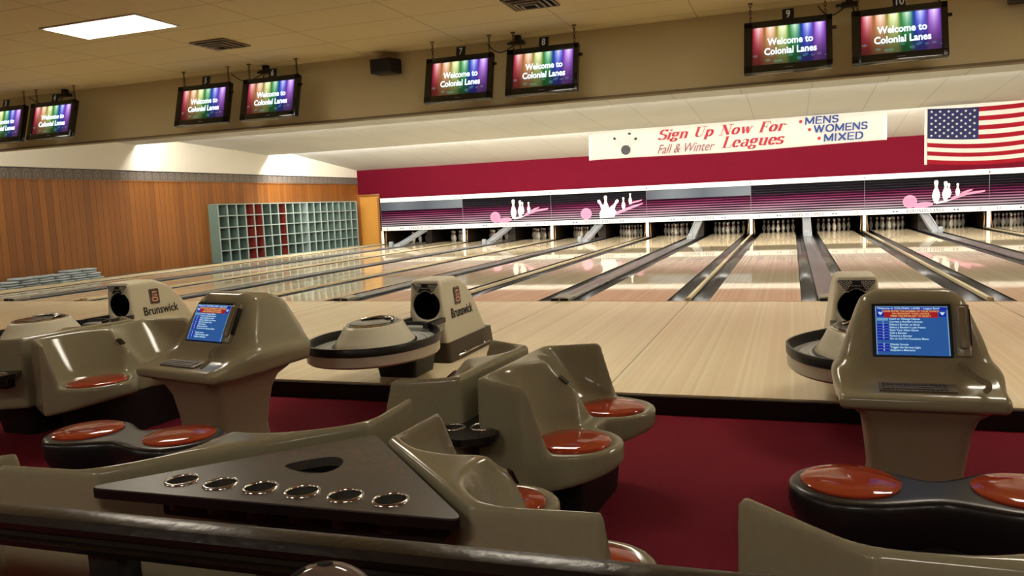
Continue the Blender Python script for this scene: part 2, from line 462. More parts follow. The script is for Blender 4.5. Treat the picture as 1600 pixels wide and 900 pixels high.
# lettering drawn with a broad flat pen: thick stems, hairline serifs
from mathutils.geometry import convex_hull_2d
def _arc(cx, cy, rx, ry, a0, a1, n=16):
    return [(cx + rx * math.cos(math.radians(a0 + (a1 - a0) * k / n)), cy + ry * math.sin(math.radians(a0 + (a1 - a0) * k / n))) for k in range(n + 1)]
def _sf(x, y, w=.11): return ('t', [(x - w, y), (x + w, y)])
GL = {
 'S': (.50, [('k', _arc(.25, .535, .18, .17, 25, 270) + _arc(.25, .18, .19, .18, 90, -155)), ('t', [(.43, .72), (.43, .56)]), ('t', [(.06, .16), (.06, 0)])]),
 'U': (.60, [('k', [(.14, .70), (.14, .24)] + _arc(.30, .22, .16, .21, 180, 270)), ('t', _arc(.30, .22, .17, .21, 270, 360) + [(.47, .70)]), _sf(.14, .71), _sf(.47, .71)]),
 'N': (.66, [('t', [(.13, 0), (.13, .71)]), ('k', [(.13, .70), (.50, .02)]), ('t', [(.52, 0), (.52, .71)]), _sf(.13, 0), _sf(.1, .71), _sf(.52, .71)]),
 'F': (.54, [('k', [(.16, 0), (.16, .71)]), ('t', [(.06, .71), (.48, .71), (.49, .54)]), ('t', [(.16, .37), (.36, .37)]), ('t', [(.36, .46), (.36, .28)]), _sf(.16, 0)]),
 'L': (.54, [('k', [(.16, 0), (.16, .71)]), ('t', [(.05, 0), (.48, 0), (.50, .18)]), _sf(.16, .71)]),
 'C': (.60, [('k', _arc(.31, .355, .24, .355, 45, 315)), ('t', [(.51, .72), (.51, .52)])]),
 'O': (.66, [('k', _arc(.32, .355, .25, .355, 0, 360, 28))]),
 'I': (.32, [('k', [(.15, 0), (.15, .71)]), _sf(.15, 0), _sf(.15, .71)]),
 'A': (.62, [('t', [(.08, 0), (.30, .71)]), ('k', [(.31, .70), (.52, 0)]), ('t', [(.17, .25), (.44, .25)]), _sf(.08, 0, .07), _sf(.52, 0)]),
 'E': (.56, [('k', [(.16, 0), (.16, .71)]), ('t', [(.06, .71), (.48, .71), (.49, .56)]), ('t', [(.16, .37), (.37, .37)]), ('t', [(.06, 0), (.49, 0), (.51, .17)])]),
 'i': (.24, [('k', [(.12, 0), (.12, .46)]), _sf(.12, 0, .09), ('t', [(.03, .46), (.12, .47)]), ('k', [(.12, .62), (.12, .67)])]),
 'g': (.46, [('k', _arc(.20, .33, .13, .15, 0, 360, 20)), ('t', [(.13, .19), (.09, .10), (.16, .05)]), ('k', _arc(.20, -.07, .15, .11, 0, 360, 20)), ('t', [(.28, .44), (.40, .48)])]),
 'n': (.50, [('k', [(.11, 0), (.11, .46)]), ('t', _arc(.24, .30, .13, .17, 170, 60)), ('k', _arc(.24, .30, .13, .17, 60, 0) + [(.37, 0)]), _sf(.11, 0, .09), _sf(.37, 0, .09), ('t', [(.02, .46), (.11, .47)])]),
 'p': (.48, [('k', [(.11, -.20), (.11, .46)]), ('k', _arc(.24, .23, .15, .23, -150, 150)), _sf(.11, -.20, .09), ('t', [(.02, .46), (.11, .47)])]),
 'o': (.46, [('k', _arc(.21, .23, .15, .23, 0, 360, 24))]),
 'w': (.66, [('k', [(.08, .46), (.20, .02)]), ('t', [(.20, .0), (.31, .46)]), ('k', [(.31, .46), (.43, .02)]), ('t', [(.43, 0), (.55, .46)]), _sf(.07, .47, .07), _sf(.56, .47, .06)]),
 'r': (.38, [('k', [(.11, 0), (.11, .46)]), ('t', _arc(.25, .28, .14, .18, 170, 70)), ('k', [(.31, .42), (.33, .40)]), _sf(.11, 0, .09), ('t', [(.02, .46), (.11, .47)])]),
 'e': (.42, [('t', [(.07, .25), (.35, .25)]), ('k', _arc(.21, .23, .14, .23, 5, 320, 20))]),
 'a': (.46, [('t', _arc(.21, .33, .13, .14, 160, 60)), ('k', _arc(.21, .33, .13, .14, 60, 0) + [(.34, .03), (.40, 0)]), ('k', _arc(.20, .13, .12, .13, 80, 300, 16))]),
 'u': (.50, [('k', [(.11, .46), (.11, .16)] + _arc(.22, .15, .11, .14, 180, 270, 8)), ('t', _arc(.22, .15, .14, .14, 270, 350, 8)), ('k', [(.37, .46), (.37, 0)]), _sf(.06, .47, .06), _sf(.33, .47, .06), ('t', [(.37, 0), (.45, .01)])]),
 's': (.38, [('k', _arc(.18, .345, .12, .115, 25, 270, 12) + _arc(.18, .12, .13, .12, 90, -155, 12)), ('t', [(.30, .47), (.30, .36)]), ('t', [(.05, .11), (.05, 0)])]),
 ' ': (.30, []),
}
GS = {
 'M': (.86, [[(.10, 0), (.10, .71)], [(.10, .71), (.41, .08)], [(.41, .08), (.72, .71)], [(.72, .71), (.72, 0)]]),
 'E': (.62, [[(.10, 0), (.10, .71)], [(.10, .71), (.52, .71)], [(.10, .36), (.46, .36)], [(.10, 0), (.52, 0)]]),
 'N': (.74, [[(.10, 0), (.10, .71)], [(.10, .71), (.60, 0)], [(.60, 0), (.60, .71)]]),
 'S': (.64, [_arc(.29, .535, .20, .175, 20, 270) + _arc(.29, .18, .21, .18, 90, -155)]),
 'W': (1.0, [[(.06, .71), (.26, 0)], [(.26, 0), (.46, .71)], [(.46, .71), (.66, 0)], [(.66, 0), (.86, .71)]]),
 'O': (.82, [_arc(.39, .355, .31, .355, 0, 360, 28)]),
 'I': (.30, [[(.10, 0), (.10, .71)]]),
 'X': (.70, [[(.07, 0), (.58, .71)], [(.07, .71), (.58, 0)]]),
 'D': (.74, [[(.10, 0), (.10, .71)], [(.10, .71), (.30, .71)] + _arc(.30, .355, .29, .355, 90, -90) + [(.10, 0)]]),
}
for _k, (_a, _s) in GS.items(): GL['sans' + _k] = (_a, [('b', q) for q in _s])
def pen_text(name, txt, x0, x1, z, capz, m, parent, y=0., shear=0., kw=.10, track=1.0, hair=.028):
    bm = bmesh.new(); x = 0; polys = []
    for ch in (txt if isinstance(txt, str) else list(txt)):
        adv, strokes = GL[ch]
        for kind, pts in strokes:
            w, h = {'k': (kw, hair), 't': (hair, hair * 1.07), 'b': (.125, .105)}[kind]
            for (ax_, ay), (bx, by) in zip(pts[:-1], pts[1:]):
                c = [(px + sx_ * w / 2, py + sy_ * h / 2) for px, py in ((ax_, ay), (bx, by)) for sx_ in (-1, 1) for sy_ in (-1, 1)]
                hl = [c[i] for i in convex_hull_2d([Vector(q) for q in c])]
                polys.append([(x + a + shear * b, b) for a, b in hl])
        x += adv * track
    mn = min(a for q in polys for a, b in q); mx = max(a for q in polys for a, b in q)
    kx = (x1 - x0) / (mx - mn); kz = capz / .71
    for i, q in enumerate(polys):
        f = [bm.verts.new((x0 + (a - mn) * kx, y - .00002 * (i % 7), z + b * kz)) for a, b in q]
        bm.faces.new(f)
    bmesh.ops.recalc_face_normals(bm, faces=bm.faces)
    me = bpy.data.meshes.new(name); bm.to_mesh(me); bm.free(); me.materials.append(m)
    return link(bpy.data.objects.new(name, me), parent)
def fit_text(name, txt, x0, x1, z0, z1, m, parent, y=0., **k):
    me = text_mesh(txt, 1., **k).copy(); me.materials.clear(); me.materials.append(m); me.name = name
    xs = [v.co.x for v in me.vertices]; ys = [v.co.y for v in me.vertices]
    kx = (x1 - x0) / (max(xs) - min(xs)); ky = (z1 - z0) / (max(ys) - min(ys))
    for v in me.vertices: v.co = Vector((x0 + (v.co.x - min(xs)) * kx, y - v.co.z, z0 + (v.co.y - min(ys)) * ky))
    return link(bpy.data.objects.new(name, me), parent)

# ---- things
def tag(o, label, cat, group=None, kind=None):
    if label: o['label'] = label
    if cat: o['category'] = cat
    if group: o['group'] = group
    if kind: o['kind'] = kind
    return o

def thing(name, label, cat, loc=(0, 0, 0), rz=0., group=None):
    o = bpy.data.objects.new(name, None); o.empty_display_size = .2
    o.location = loc; o.rotation_euler = (0, 0, rz); COL.objects.link(o)
    return tag(o, label, cat, group)

def dup(root, loc, rz=None, label=None, group=None, scale=None):
    r = root.copy(); COL.objects.link(r); r.location = loc
    if rz is not None: r.rotation_euler = (0, 0, rz)
    if scale: r.scale = scale
    if label: r['label'] = label
    if group: r['group'] = group
    def rec(src, dst):
        for ch in list(src.children):
            c = ch.copy(); COL.objects.link(c); c.parent = dst; c.matrix_parent_inverse = ch.matrix_parent_inverse
            rec(ch, c)
    rec(root, r)
    return r

def struct(o):
    o['kind'] = 'structure'; return o

# ---- smooth solids from distance functions (surface nets)
def smax(a, b, k): 
    h = np.maximum(k - np.abs(a - b), 0) / k
    return np.maximum(a, b) + h * h * k * .25
def smin(a, b, k): return -smax(-a, -b, k)
def convex(x, y, pts):
    """signed distance bound of a convex polygon (counter-clockwise)"""
    d = None
    for (x0, y0), (x1, y1) in zip(pts, pts[1:] + pts[:1]):
        L_ = math.hypot(x1 - x0, y1 - y0); nx, ny = (y1 - y0) / L_, -(x1 - x0) / L_
        e = (x - x0) * nx + (y - y0) * ny
        d = e if d is None else np.maximum(d, e)
    return d

def sdf_mesh(F, lo, hi, h):
    n = [int(math.ceil((hi[i] - lo[i]) / h)) + 1 for i in range(3)]
    ax = [lo[i] + h * np.arange(n[i]) for i in range(3)]
    X, Y, Z = np.meshgrid(*ax, indexing='ij')
    f = F(X, Y, Z)
    c = [m - 1 for m in n]
    acc = np.zeros(c + [3]); cnt = np.zeros(c)
    s = f < 0
    def sl(a, d): return a[d[0]:d[0] + c[0], d[1]:d[1] + c[1], d[2]:d[2] + c[2]]
    for axis in range(3):
        oth = [i for i in range(3) if i != axis]
        for p in (0, 1):
            for q in (0, 1):
                d0 = [0, 0, 0]; d0[oth[0]] = p; d0[oth[1]] = q; d1 = list(d0); d1[axis] = 1
                f0, f1 = sl(f, d0), sl(f, d1); x = (f0 < 0) != (f1 < 0)
                t = np.where(x, f0 / np.where(x, f0 - f1, 1), 0)
                for a in range(3):
                    acc[..., a] += np.where(x, d0[a] + (t if a == axis else 0), 0)
                cnt += x
    act = cnt > 0
    idx = -np.ones(c, int); idx[act] = np.arange(act.sum())
    base = np.argwhere(act)
    V = np.array(lo) + h * (base + acc[act] / cnt[act][:, None])
    quads = []
    for axis in range(3):
        o1, o2 = [(1, 2), (2, 0), (0, 1)][axis]
        a0 = [slice(1, c[i]) for i in range(3)]; a0[axis] = slice(0, c[axis])
        a1 = list(a0); a1[axis] = slice(1, c[axis] + 1)
        x0, x1 = s[tuple(a0)], s[tuple(a1)]
        for flip in (False, True):
            P_ = np.argwhere((x0 & ~x1) if not flip else (~x0 & x1))
            for i in range(3):
                if i != axis: P_[:, i] += 1
            q = []
            for (p, r) in ((-1, -1), (0, -1), (0, 0), (-1, 0)):
                w = P_.copy(); w[:, o1] += p; w[:, o2] += r
                q.append(idx[w[:, 0], w[:, 1], w[:, 2]])
            q = np.stack(q, 1)
            if flip: q = q[:, ::-1]
            quads.append(q)
    Q = np.concatenate(quads)
    e = h * .1
    for _ in range(3):
        f0 = F(V[:, 0], V[:, 1], V[:, 2])
        g = np.stack([F(V[:, 0] + e * (i == 0), V[:, 1] + e * (i == 1), V[:, 2] + e * (i == 2)) - f0 for i in range(3)], 1) / e
        gl = np.maximum((g * g).sum(1), .05)
        st = np.clip(f0 / gl, -h * .4, h * .4)
        V = V - g * st[:, None]
    return V, Q

def sdf_obj(name, F, lo, hi, h, m, parent=None, relax=2):
    V, Q = sdf_mesh(F, lo, hi, h)
    # light relaxation keeps the reflections clean
    for _ in range(relax):
        S = np.zeros_like(V); C_ = np.zeros(len(V))
        for a, b in ((0, 1), (1, 2), (2, 3), (3, 0)):
            np.add.at(S, Q[:, a], V[Q[:, b]]); np.add.at(C_, Q[:, a], 1)
            np.add.at(S, Q[:, b], V[Q[:, a]]); np.add.at(C_, Q[:, b], 1)
        V = V * .5 + .5 * S / C_[:, None]
    me = bpy.data.meshes.new(name)
    me.vertices.add(len(V)); me.vertices.foreach_set('co', V.astype(np.float32).ravel())
    me.loops.add(Q.size); me.polygons.add(len(Q))
    me.loops.foreach_set('vertex_index', Q.astype(np.int32).ravel())
    me.polygons.foreach_set('loop_start', np.arange(0, Q.size, 4, dtype=np.int32))
    me.update(calc_edges=True); me.validate()
    me.materials.append(m); me.shade_smooth()
    o = bpy.data.objects.new(name, me)
    return link(o, parent)

def plane_uv(name, p00, p10, p11, p01, m, parent=None, thick=None):
    """one quad with uv 0..1 (p00 = uv 0,0)"""
    me = bpy.data.meshes.new(name); me.from_pydata([p00, p10, p11, p01], [], [(0, 1, 2, 3)])
    uv = me.uv_layers.new(name='uv')
    for i, c in enumerate(((0, 0), (1, 0), (1, 1), (0, 1))): uv.data[i].uv = c
    me.materials.append(m)
    o = bpy.data.objects.new(name, me); return link(o, parent)

# ================================================================== THE ROOM
struct(box('floor', (XL - .2, YREAR, ZC - .1), (XR + .2, YE + .02, ZC), M_carpet))
# raised approach with a dark nosing along its front edge
struct(box('floor_approach', (XL, YE + .02, ZC - .1), (XR, -.002, 0), M_appr))
struct(box('trim_1', (XL, YE - .012, ZC), (XR, YE + .02, -.012), M_black))
# foundation under the lanes
struct(box('floor_lane_bed', (XL, 0, -.32), (XR, 19.2, -.16), M_pit))

# left wall: planks, patterned border with thin mouldings, white wall above
struct(box('wall_left', (XL - .1, YREAR, -.2), (XL, YB + 2.8, 2.235), M_plank))
struct(box('trim_2', (XL - .1, YREAR, 2.262), (XL + .004, YB, 2.485), M_border))
struct(box('trim_3', (XL - .1, YREAR, 2.23), (XL + .022, YB, 2.262), M_plank, bevel=.006))
struct(box('trim_4', (XL - .1, YREAR, 2.482), (XL + .016, YB, 2.505), mat('border_moulding', (52, 46, 44), .5), bevel=.004))
struct(box('wall_left_upper', (XL - .1, YREAR, 2.5), (XL, YB, 3.8), M_cream))
struct(box('wall_right', (XR, YREAR, -.3), (XR + .1, YB + 2.8, 3.8), M_wallplain))
struct(box('wall_rear', (XL - .2, YREAR - .1, -.3), (XR + .2, YREAR, 3.8), M_wallplain))
struct(box('wall_back', (XL - .1, YB, 1.45), (XR + .1, YB + .1, 3.6), M_wallred))
struct(box('wall_pit', (XL - .1, 18.9, -.3), (XR + .1, 19.0, 2.2), M_pit))
struct(box('ceiling_pit', (XL, YB + .1, 1.45), (XR, 18.9, 1.55), M_pit))

# ceiling over the seats, with the beige bulkhead the monitors hang in front of
struct(box('ceiling', (XL, YREAR, ZCEIL), (XR, YF, ZCEIL + .06), M_ceil))
struct(box('wall_bulkhead', (XL, YF, ZF), (XR, YF + .14, 3.8), M_fascia))
struct(box('trim_5', (XL, YF - .006, ZF - .012), (XR, YF + .145, ZF + .012), mat('bulkhead_edge', (120, 108, 86), .7)))

# stepped ceiling over the lanes: each bay slopes down towards the pins, then steps up
saw = [(YF + .14, 3.26), (.55, 3.15), (.55, 3.42), (5.80, 3.13), (5.80, 3.375), (11.10, 3.105), (11.10, 3.345), (YB, 2.77)]
vv, ff = [], []
for y, z in saw: vv += [(XL, y, z), (XR, y, z)]
for i in range(len(saw) - 1): ff.append((2 * i, 2 * i + 1, 2 * i + 3, 2 * i + 2))
n0 = len(vv)
vv += [(x, y, 3.79) for y in (saw[0][0], YB) for x in (XL, XR)]
ff += [(n0, n0 + 1, n0 + 3, n0 + 2), (0, 1, n0 + 1, n0), (2 * len(saw) - 2, 2 * len(saw) - 1, n0 + 3, n0 + 2)]
struct(mesh_obj('ceiling_stepped', vv, ff, M_saw))

# lamps hidden behind each step of that ceiling
for y, z, nm, q in ((.55, 3.22, 'first', 1.), (5.80, 3.19, 'second', 1.9), (11.10, 3.17, 'third', 4.4)):
    t = thing('strip_light', 'long white strip light behind the %s step of the ceiling over the lanes' % nm, 'lamp', (0, y, z))
    box('housing', (XL + .05, .012, -.02), (XR - .05, .06, .12), M_white, t, bevel=.004)
    bm = bmesh.new(); tube(bm, [(XL + .1, .085, .03), (XR - .1, .085, .03)], .022, 10)
    bm_obj('tube', bm, mat('lamp_tube_' + nm, (255, 255, 255), .5, emit=(255, 248, 238), estr=STEP_LIGHT * q), t, smooth=True)

# ------------------------------------------------------------------ ceiling fittings
def troffer(x0, x1, y0, y1, label):
    t = thing('ceiling_light', label, 'lamp', ((x0 + x1) / 2, (y0 + y1) / 2, ZCEIL))
    hx, hy = (x1 - x0) / 2, (y1 - y0) / 2
    bm = bmesh.new()
    for lo, hi in (((-hx - .025, -hy - .025, -.012), (hx + .025, -hy, -.001)), ((-hx - .025, hy, -.012), (hx + .025, hy + .025, -.001)),
                   ((-hx - .025, -hy, -.012), (-hx, hy, -.001)), ((hx, -hy, -.012), (hx + .025, hy, -.001))):
        add_box(bm, lo, hi)
    bm_obj('frame', bm, M_white, t)
    box('diffuser', (-hx, -hy, -.008), (hx, hy, -.002), M_lampwhite, t)
troffer(7.97, 9.02, -4.30, -3.81, 'bright square ceiling light panel left of the ceiling vent')
for x_, lb in ((12.3, 'above the middle ball return'), (15.9, 'above the right ball return'), (19.6, 'towards the right end of the approach'), (23.0, 'at the right end of the approach'), (4.4, 'towards the left wall')):
    troffer(x_ - .52, x_ + .52, -4.30, -3.81, 'square ceiling light panel ' + lb)
for x_, lb in ((3., 'far left'), (7., 'left'), (11., 'middle'), (14.9, 'right'), (19., 'far right')):
    troffer(x_ - .52, x_ + .52, -11.2, -10.7, 'square ceiling light panel over the concourse, ' + lb)

def vent(x, y, label):
    t = thing('ceiling_vent', label, 'vent', (x, y, ZCEIL))
    bm = bmesh.new()
    for s, z in ((.19, -.004), (.145, -.016), (.10, -.026), (.055, -.034)):
        for lo, hi in (((-s - .02, -s - .02, z - .012), (s + .02, -s, z)), ((-s - .02, s, z - .012), (s + .02, s + .02, z)),
                       ((-s - .02, -s, z - .012), (-s, s, z)), ((s, -s, z - .012), (s + .02, s, z))):
            add_box(bm, lo, hi)
    bm_obj('louvres', bm, mat('vent_metal', (120, 104, 78), .5), t)
    box('duct', (-.19, -.19, -.003), (.19, .19, -.0005), M_pit, t)
vent(8.82, -2.98, 'square slatted ceiling vent between the light panel and the lane 5 screen')
vent(12.15, -3.0, 'square slatted ceiling vent above the lane 8 screen')

def speaker(x, z, label):
    t = thing('wall_speaker', label, 'speaker', (x, YF - .002, z))
    bm = bmesh.new()
    prism(bm, [(-.155, -.20), (.10, -.20), (.155, -.02), (-.12, -.02)], -.08, .08)
    bmesh.ops.bevel(bm, geom=list(bm.edges), offset=.008, segments=2, affect='EDGES')
    bm_obj('cabinet', bm, M_black, t, angle=40)
    box('grille', (-.135, -.206, -.065), (.085, -.199, .065), mat('grille_cloth', (30, 28, 28), .9), t)
    box('bracket', (-.03, -.04, -.02), (.03, 0, .02), M_steel, t)
speaker(10.02, 2.87, 'small black loudspeaker fixed to the beige bulkhead left of the lane 7 screen')
speaker(16.20, 2.90, 'black box loudspeaker cut by the top edge at the upper right')

# ------------------------------------------------------------------ hanging score screens
def chain(bm, x, y, z0, z1):
    L_ = .042; n = max(3, int(round((z1 - z0) / (L_ * .74)))); st = (z1 - z0) / n
    for i in range(n):
        zc = z0 + (i + .5) * st; pts = []
        for k in range(10):
            a = 2 * PI * k / 10; u = .010 * math.cos(a); w = (L_ / 2) * math.sin(a)
            pts.append((x + u, y, zc + w) if i % 2 else (x, y + u, zc + w))
        tube(bm, pts, .0032, 5, closed=True)

ZT, ZB_, YT = 2.845, 2.37, -1.95
def monitor(xc, num, label):
    w, h = .757, .492
    tilt = math.atan2(.13, .475)
    t = thing('score_monitor', label, 'screen', (xc, YT, ZT), 0., 'lane score screens hanging from the ceiling')
    R_ = Matrix.Rotation(-tilt, 4, 'X')   # local: x right, z down to -h, face -y
    def put(o): o.matrix_local = R_; return o
    bm = bmesh.new()
    add_box(bm, (-w / 2, -.004, -h), (w / 2, .05, 0), .006)
    add_box(bm, (-w / 2 + .09, .045, -h + .08), (w / 2 - .09, .10, -.08), .02)
    # raised bezel around the glass
    for lo, hi in (((-w / 2, -.02, -.058), (w / 2, 0, 0)), ((-w / 2, -.02, -h), (w / 2, 0, -h + .068)), ((-w / 2, -.02, -h), (-w / 2 + .075, 0, 0)), ((w / 2 - .052, -.02, -h), (w / 2, 0, 0))):
        add_box(bm, lo, hi, .004)
    add_box(bm, (w / 2, .0, -.13), (w / 2 + .035, .02, -.105))
    put(bm_obj('casing', bm, M_blackg, t, angle=40))
    x0, x1, z0, z1 = -w / 2 + .075, w / 2 - .052, -h + .068, -.058
    s = put(plane_uv('display', (x0, -.0065, z0), (x1, -.0065, z0), (x1, -.0065, z1), (x0, -.0065, z1), M_tv, t))
    xm = (x0 + x1) / 2
    for j, (txt, zz) in enumerate((('Welcome to', -.208), ('Colonial Lanes', -.300))):
        text_obj('lettering', txt, .090, M_tvtext, s, (xm + .012, -.0105, zz), bold=.0022, ext=.001, sx=.84)
    put(text_obj('maker_badge', 'SAMSUNG', .014, mat('badge_grey', (120, 120, 124), .4), t, (0, 0, 0), ext=.0006)).matrix_local = R_ @ Matrix.Translation((xm, -.0215, -h + .028))
    # number flag standing on the top edge
    nb = put(box('number_tag', (xm - .055, .0, -.002), (xm + .045, .012, .105), M_black, t))
    nm = text_obj('numeral', num, .10, mat('numeral_white', (196, 196, 190), .5, emit=(200, 200, 195), estr=.12), nb, (xm - .005, -.003, .05), ext=.001, sx=.8, bold=.002)
    for sx_ in (-1, 1):
        bm = bmesh.new()
        chain(bm, sx_ * (w / 2 - .055), .03, -.01, ZCEIL - ZT)
        add_box(bm, (sx_ * (w / 2 - .055) - .02, .012, ZCEIL - ZT - .006), (sx_ * (w / 2 - .055) + .02, .048, ZCEIL - ZT - .001))
        bm_obj('chain', bm, mat('chain_rust', (66, 52, 40), .5, metal=.6), t)
    return t
def cable_box(x, xl, xr, label):
    t = thing('cable_box', label, 'cable box', (x, -1.74, ZCEIL), 0., 'cable boxes between the score screens')
    bm = bmesh.new(); add_box(bm, (-.07, -.05, -.095), (.07, .05, -.055), .008)
    add_box(bm, (-.03, -.03, -.056), (.03, .03, -.001)); add_box(bm, (-.115, -.02, -.085), (-.07, .02, -.062), .004)
    bm_obj('casing', bm, M_black, t, angle=40)
    for xe, zz in ((xl - x, -.06), (xr - x, -.15)):
        pts = []
        for k in range(17):
            s = k / 16; pts.append((xe * s + (.02 if xe > 0 else -.02), -.06 * s, -.08 + (zz + .08) * s - .09 * math.sin(PI * s) + .012 * math.sin(6 * s)))
        tube_obj('cable', pts, .006, M_black, t, 6)
for xc, num in ((4.46, '3'), (5.33, '4'), (7.727, '5'), (8.671, '6'), (11.021, '7'), (11.932, '8'), (14.267, '9'), (15.183, '10')):
    monitor(xc, num, 'black hanging screen with rainbow stage lights, numbered %s on its top tag' % num)
for x, a, b, s in ((5.30, 4.75, 5.05, '4'), (8.45, 8.02, 8.36, '6'), (11.60, 11.30, 11.64, '8'), (14.80, 14.55, 14.90, '10')):
    cable_box(x, a, b, 'small black cable box on the ceiling beside the lane %s screen' % s)

# ------------------------------------------------------------------ banner and flag hanging from the last ceiling step
def wavy_sheet(name, x0, x1, z0, z1, m, parent, fy, fz=None, nx=80, nz=16, mi=None):
    vs_, fs, mid = [], [], []
    for j in range(nz + 1):
        for i in range(nx + 1):
            u, v = i / nx, j / nz; x = x0 + (x1 - x0) * u; z = z0 + (z1 - z0) * v
            vs_.append((x, fy(u, v), z + (fz(u, v) if fz else 0)))
    for j in range(nz):
        for i in range(nx):
            a = j * (nx + 1) + i; fs.append((a, a + 1, a + nx + 2, a + nx + 1)); mid.append(mi((i + .5) / nx, (j + .5) / nz) if mi else 0)
    o = mesh_obj(name, vs_, fs, m, parent, smooth=True)
    o.data.polygons.foreach_set('material_index', mid)
    md = o.modifiers.new('solid', 'SOLIDIFY'); md.thickness = .004
    return o
BX0, BX1, BZ0, BZ1 = 9.19, 16.42, 2.335, 3.085
t = thing('league_banner', 'long white banner with red and blue lettering above the masking units', 'banner', (0, 11.06, 0))
bw = lambda u, v: .012 * math.sin(9 * u) * (1 - v) + .006 * math.sin(31 * u)
wavy_sheet('sheet', BX0, BX1, BZ0, BZ1, M_banner, t, bw, lambda u, v: .02 * math.sin(7 * u + 1) * (1 - v) + .06 * u)
def bpos(u, v): return (BX0 + (BX1 - BX0) * u, -.028, BZ0 + (BZ1 - BZ0) * v + .06 * u)
tilt_ = Matrix.Rotation(-.0083, 4, 'Y')
def btext(name, txt, size, m, u, v, **k):
    o = text_obj(name, txt, size, m, t, (0, 0, 0), **k)
    o.matrix_local = Matrix.Translation(bpos(u, v)) @ tilt_
    return o
BW, BH = BX1 - BX0, BZ1 - BZ0
def bx(u): return BX0 + BW * u
def brow(o):      # follow the slight rise of the banner towards the right
    o.matrix_local = Matrix.Translation((0, 0, .06 * .5)) @ Matrix.Translation((bx(.5), 0, 0)) @ tilt_ @ Matrix.Translation((-bx(.5), 0, 0)); return o
brow(pen_text('lettering', 'Sign Up Now For', bx(.258), bx(.695), BZ0 + .42, .245, M_inkred, t, -.026, .30, .13))
brow(pen_text('lettering', 'Leagues', bx(.478), bx(.687), BZ0 + .10, .27, M_inkred, t, -.026, .30, .13))
brow(fit_text('lettering', 'Fall & Winter', bx(.255), bx(.455), BZ0 + .06, BZ0 + .29, M_inkpink, t, -.026, shear=.45, ext=.002))
for txt, u0, u1, v0, v1 in (('MENS', .752, .857, .68, .93), ('WOMENS', .780, .945, .40, .66), ('MIXED', .810, .932, .10, .36)):
    brow(pen_text('lettering', ['sans' + q for q in txt], bx(u0), bx(u1), BZ0 + BH * (v0 + .02), BH * .21, M_inkblue, t, -.026, .06))
for u, v in ((.735, .80), (.763, .52), (.793, .22)):
    bm = bmesh.new(); lathe(bm, [(.038, -.002), (.038, .002)], 16)
    o = bm_obj('bullet', bm, M_inkred, t); o.matrix_local = Matrix.Translation(bpos(u, v)) @ Matrix.Rotation(PI / 2, 4, 'X')
# ball with flying pins printed on the banner
bm = bmesh.new(); lathe(bm, [(.125, -.002), (.125, .002)], 28)
o = bm_obj('ball_print', bm, mat('print_grey', (44, 44, 46), .5, noise=.6, nscale=9), t); o.matrix_local = Matrix.Translation(bpos(.138, .30)) @ Matrix.Rotation(PI / 2, 4, 'X')
for u, v, a in ((.098, .72, .7), (.153, .85, .1), (.175, .66, -.6)):
    bm = bmesh.new(); prism(bm, [(-.034, -.026), (.034, -.026), (.034, .026), (-.034, .026)], -.002, .002)
    o = bm_obj('pin_stripe_print', bm, M_ink, t); o.matrix_local = Matrix.Translation(bpos(u, v)) @ Matrix.Rotation(a, 4, 'Y') @ XZ
    dx = .138 - u; du = dx * (BX1 - BX0); dv = (.30 - v) * (BZ1 - BZ0)
    bm = bmesh.new(); tube(bm, [(-.05, 0, 0), (du * .62 - .05, 0, dv * .62)], .004, 5); tube(bm, [(.05, 0, 0), (du * .62 + .03, 0, dv * .62)], .004, 5)
    o = bm_obj('pin_outline_print', bm, mat('print_faint', (196, 192, 188), .5), t); o.matrix_local = Matrix.Translation(bpos(u, v))

FX0, FX1, FZ0, FZ1 = 17.27, 19.87, 1.80, 3.06
t = thing('flag', 'red white and blue starred and striped flag hanging at the upper right', 'flag', (0, 11.02, 0))
def fdip(u, v): return -.14 * math.sin(PI * min(1, u * 1.02)) * (.35 + .65 * (1 - abs(v - .3))) * .75 + .04 * u * v
def fwave(u, v): return .03 * math.sin(7 * u + 2 * v) + .012 * math.sin(15 * u - 3 * v)
def fmi(u, v):
    row = int((1 - v) * 13)
    if u < .4 and row < 7: return 2
    return 0 if row % 2 == 0 else 1
wavy_sheet('cloth', FX0, FX1, FZ0, FZ1, [flag_red(), M_flagw, M_flagb], t, fwave, fdip, nx=60, nz=39, mi=fmi)
bm = bmesh.new()
def star(bm, u, v, r):
    x, z = FX0 + (FX1 - FX0) * u, FZ0 + (FZ1 - FZ0) * v + fdip(u, v); y = fwave(u, v) - .008
    pts = [(r * (1 if k % 2 == 0 else .4) * math.sin(PI * k / 5), r * (1 if k % 2 == 0 else .4) * math.cos(PI * k / 5)) for k in range(10)]
    prism(bm, pts, 0, .003, M=Matrix.Translation((x, y, z)) @ XZ)
for r_ in range(9):
    for c_ in range(6 if r_ % 2 == 0 else 5):
        star(bm, .4 * ((2 * c_ + 1 + (r_ % 2)) / 12.), 1 - (7 / 13.) * ((r_ + 1) / 10.), .034)
bm_obj('stars', bm, M_flagw, t)
wavy_sheet('heading_band', FX0 - .055, FX0 + .004, FZ0 - .02, FZ1 + .01, M_flagw, t, lambda u, v: fwave(0, v) - .003, lambda u, v: .0, nx=2, nz=12)

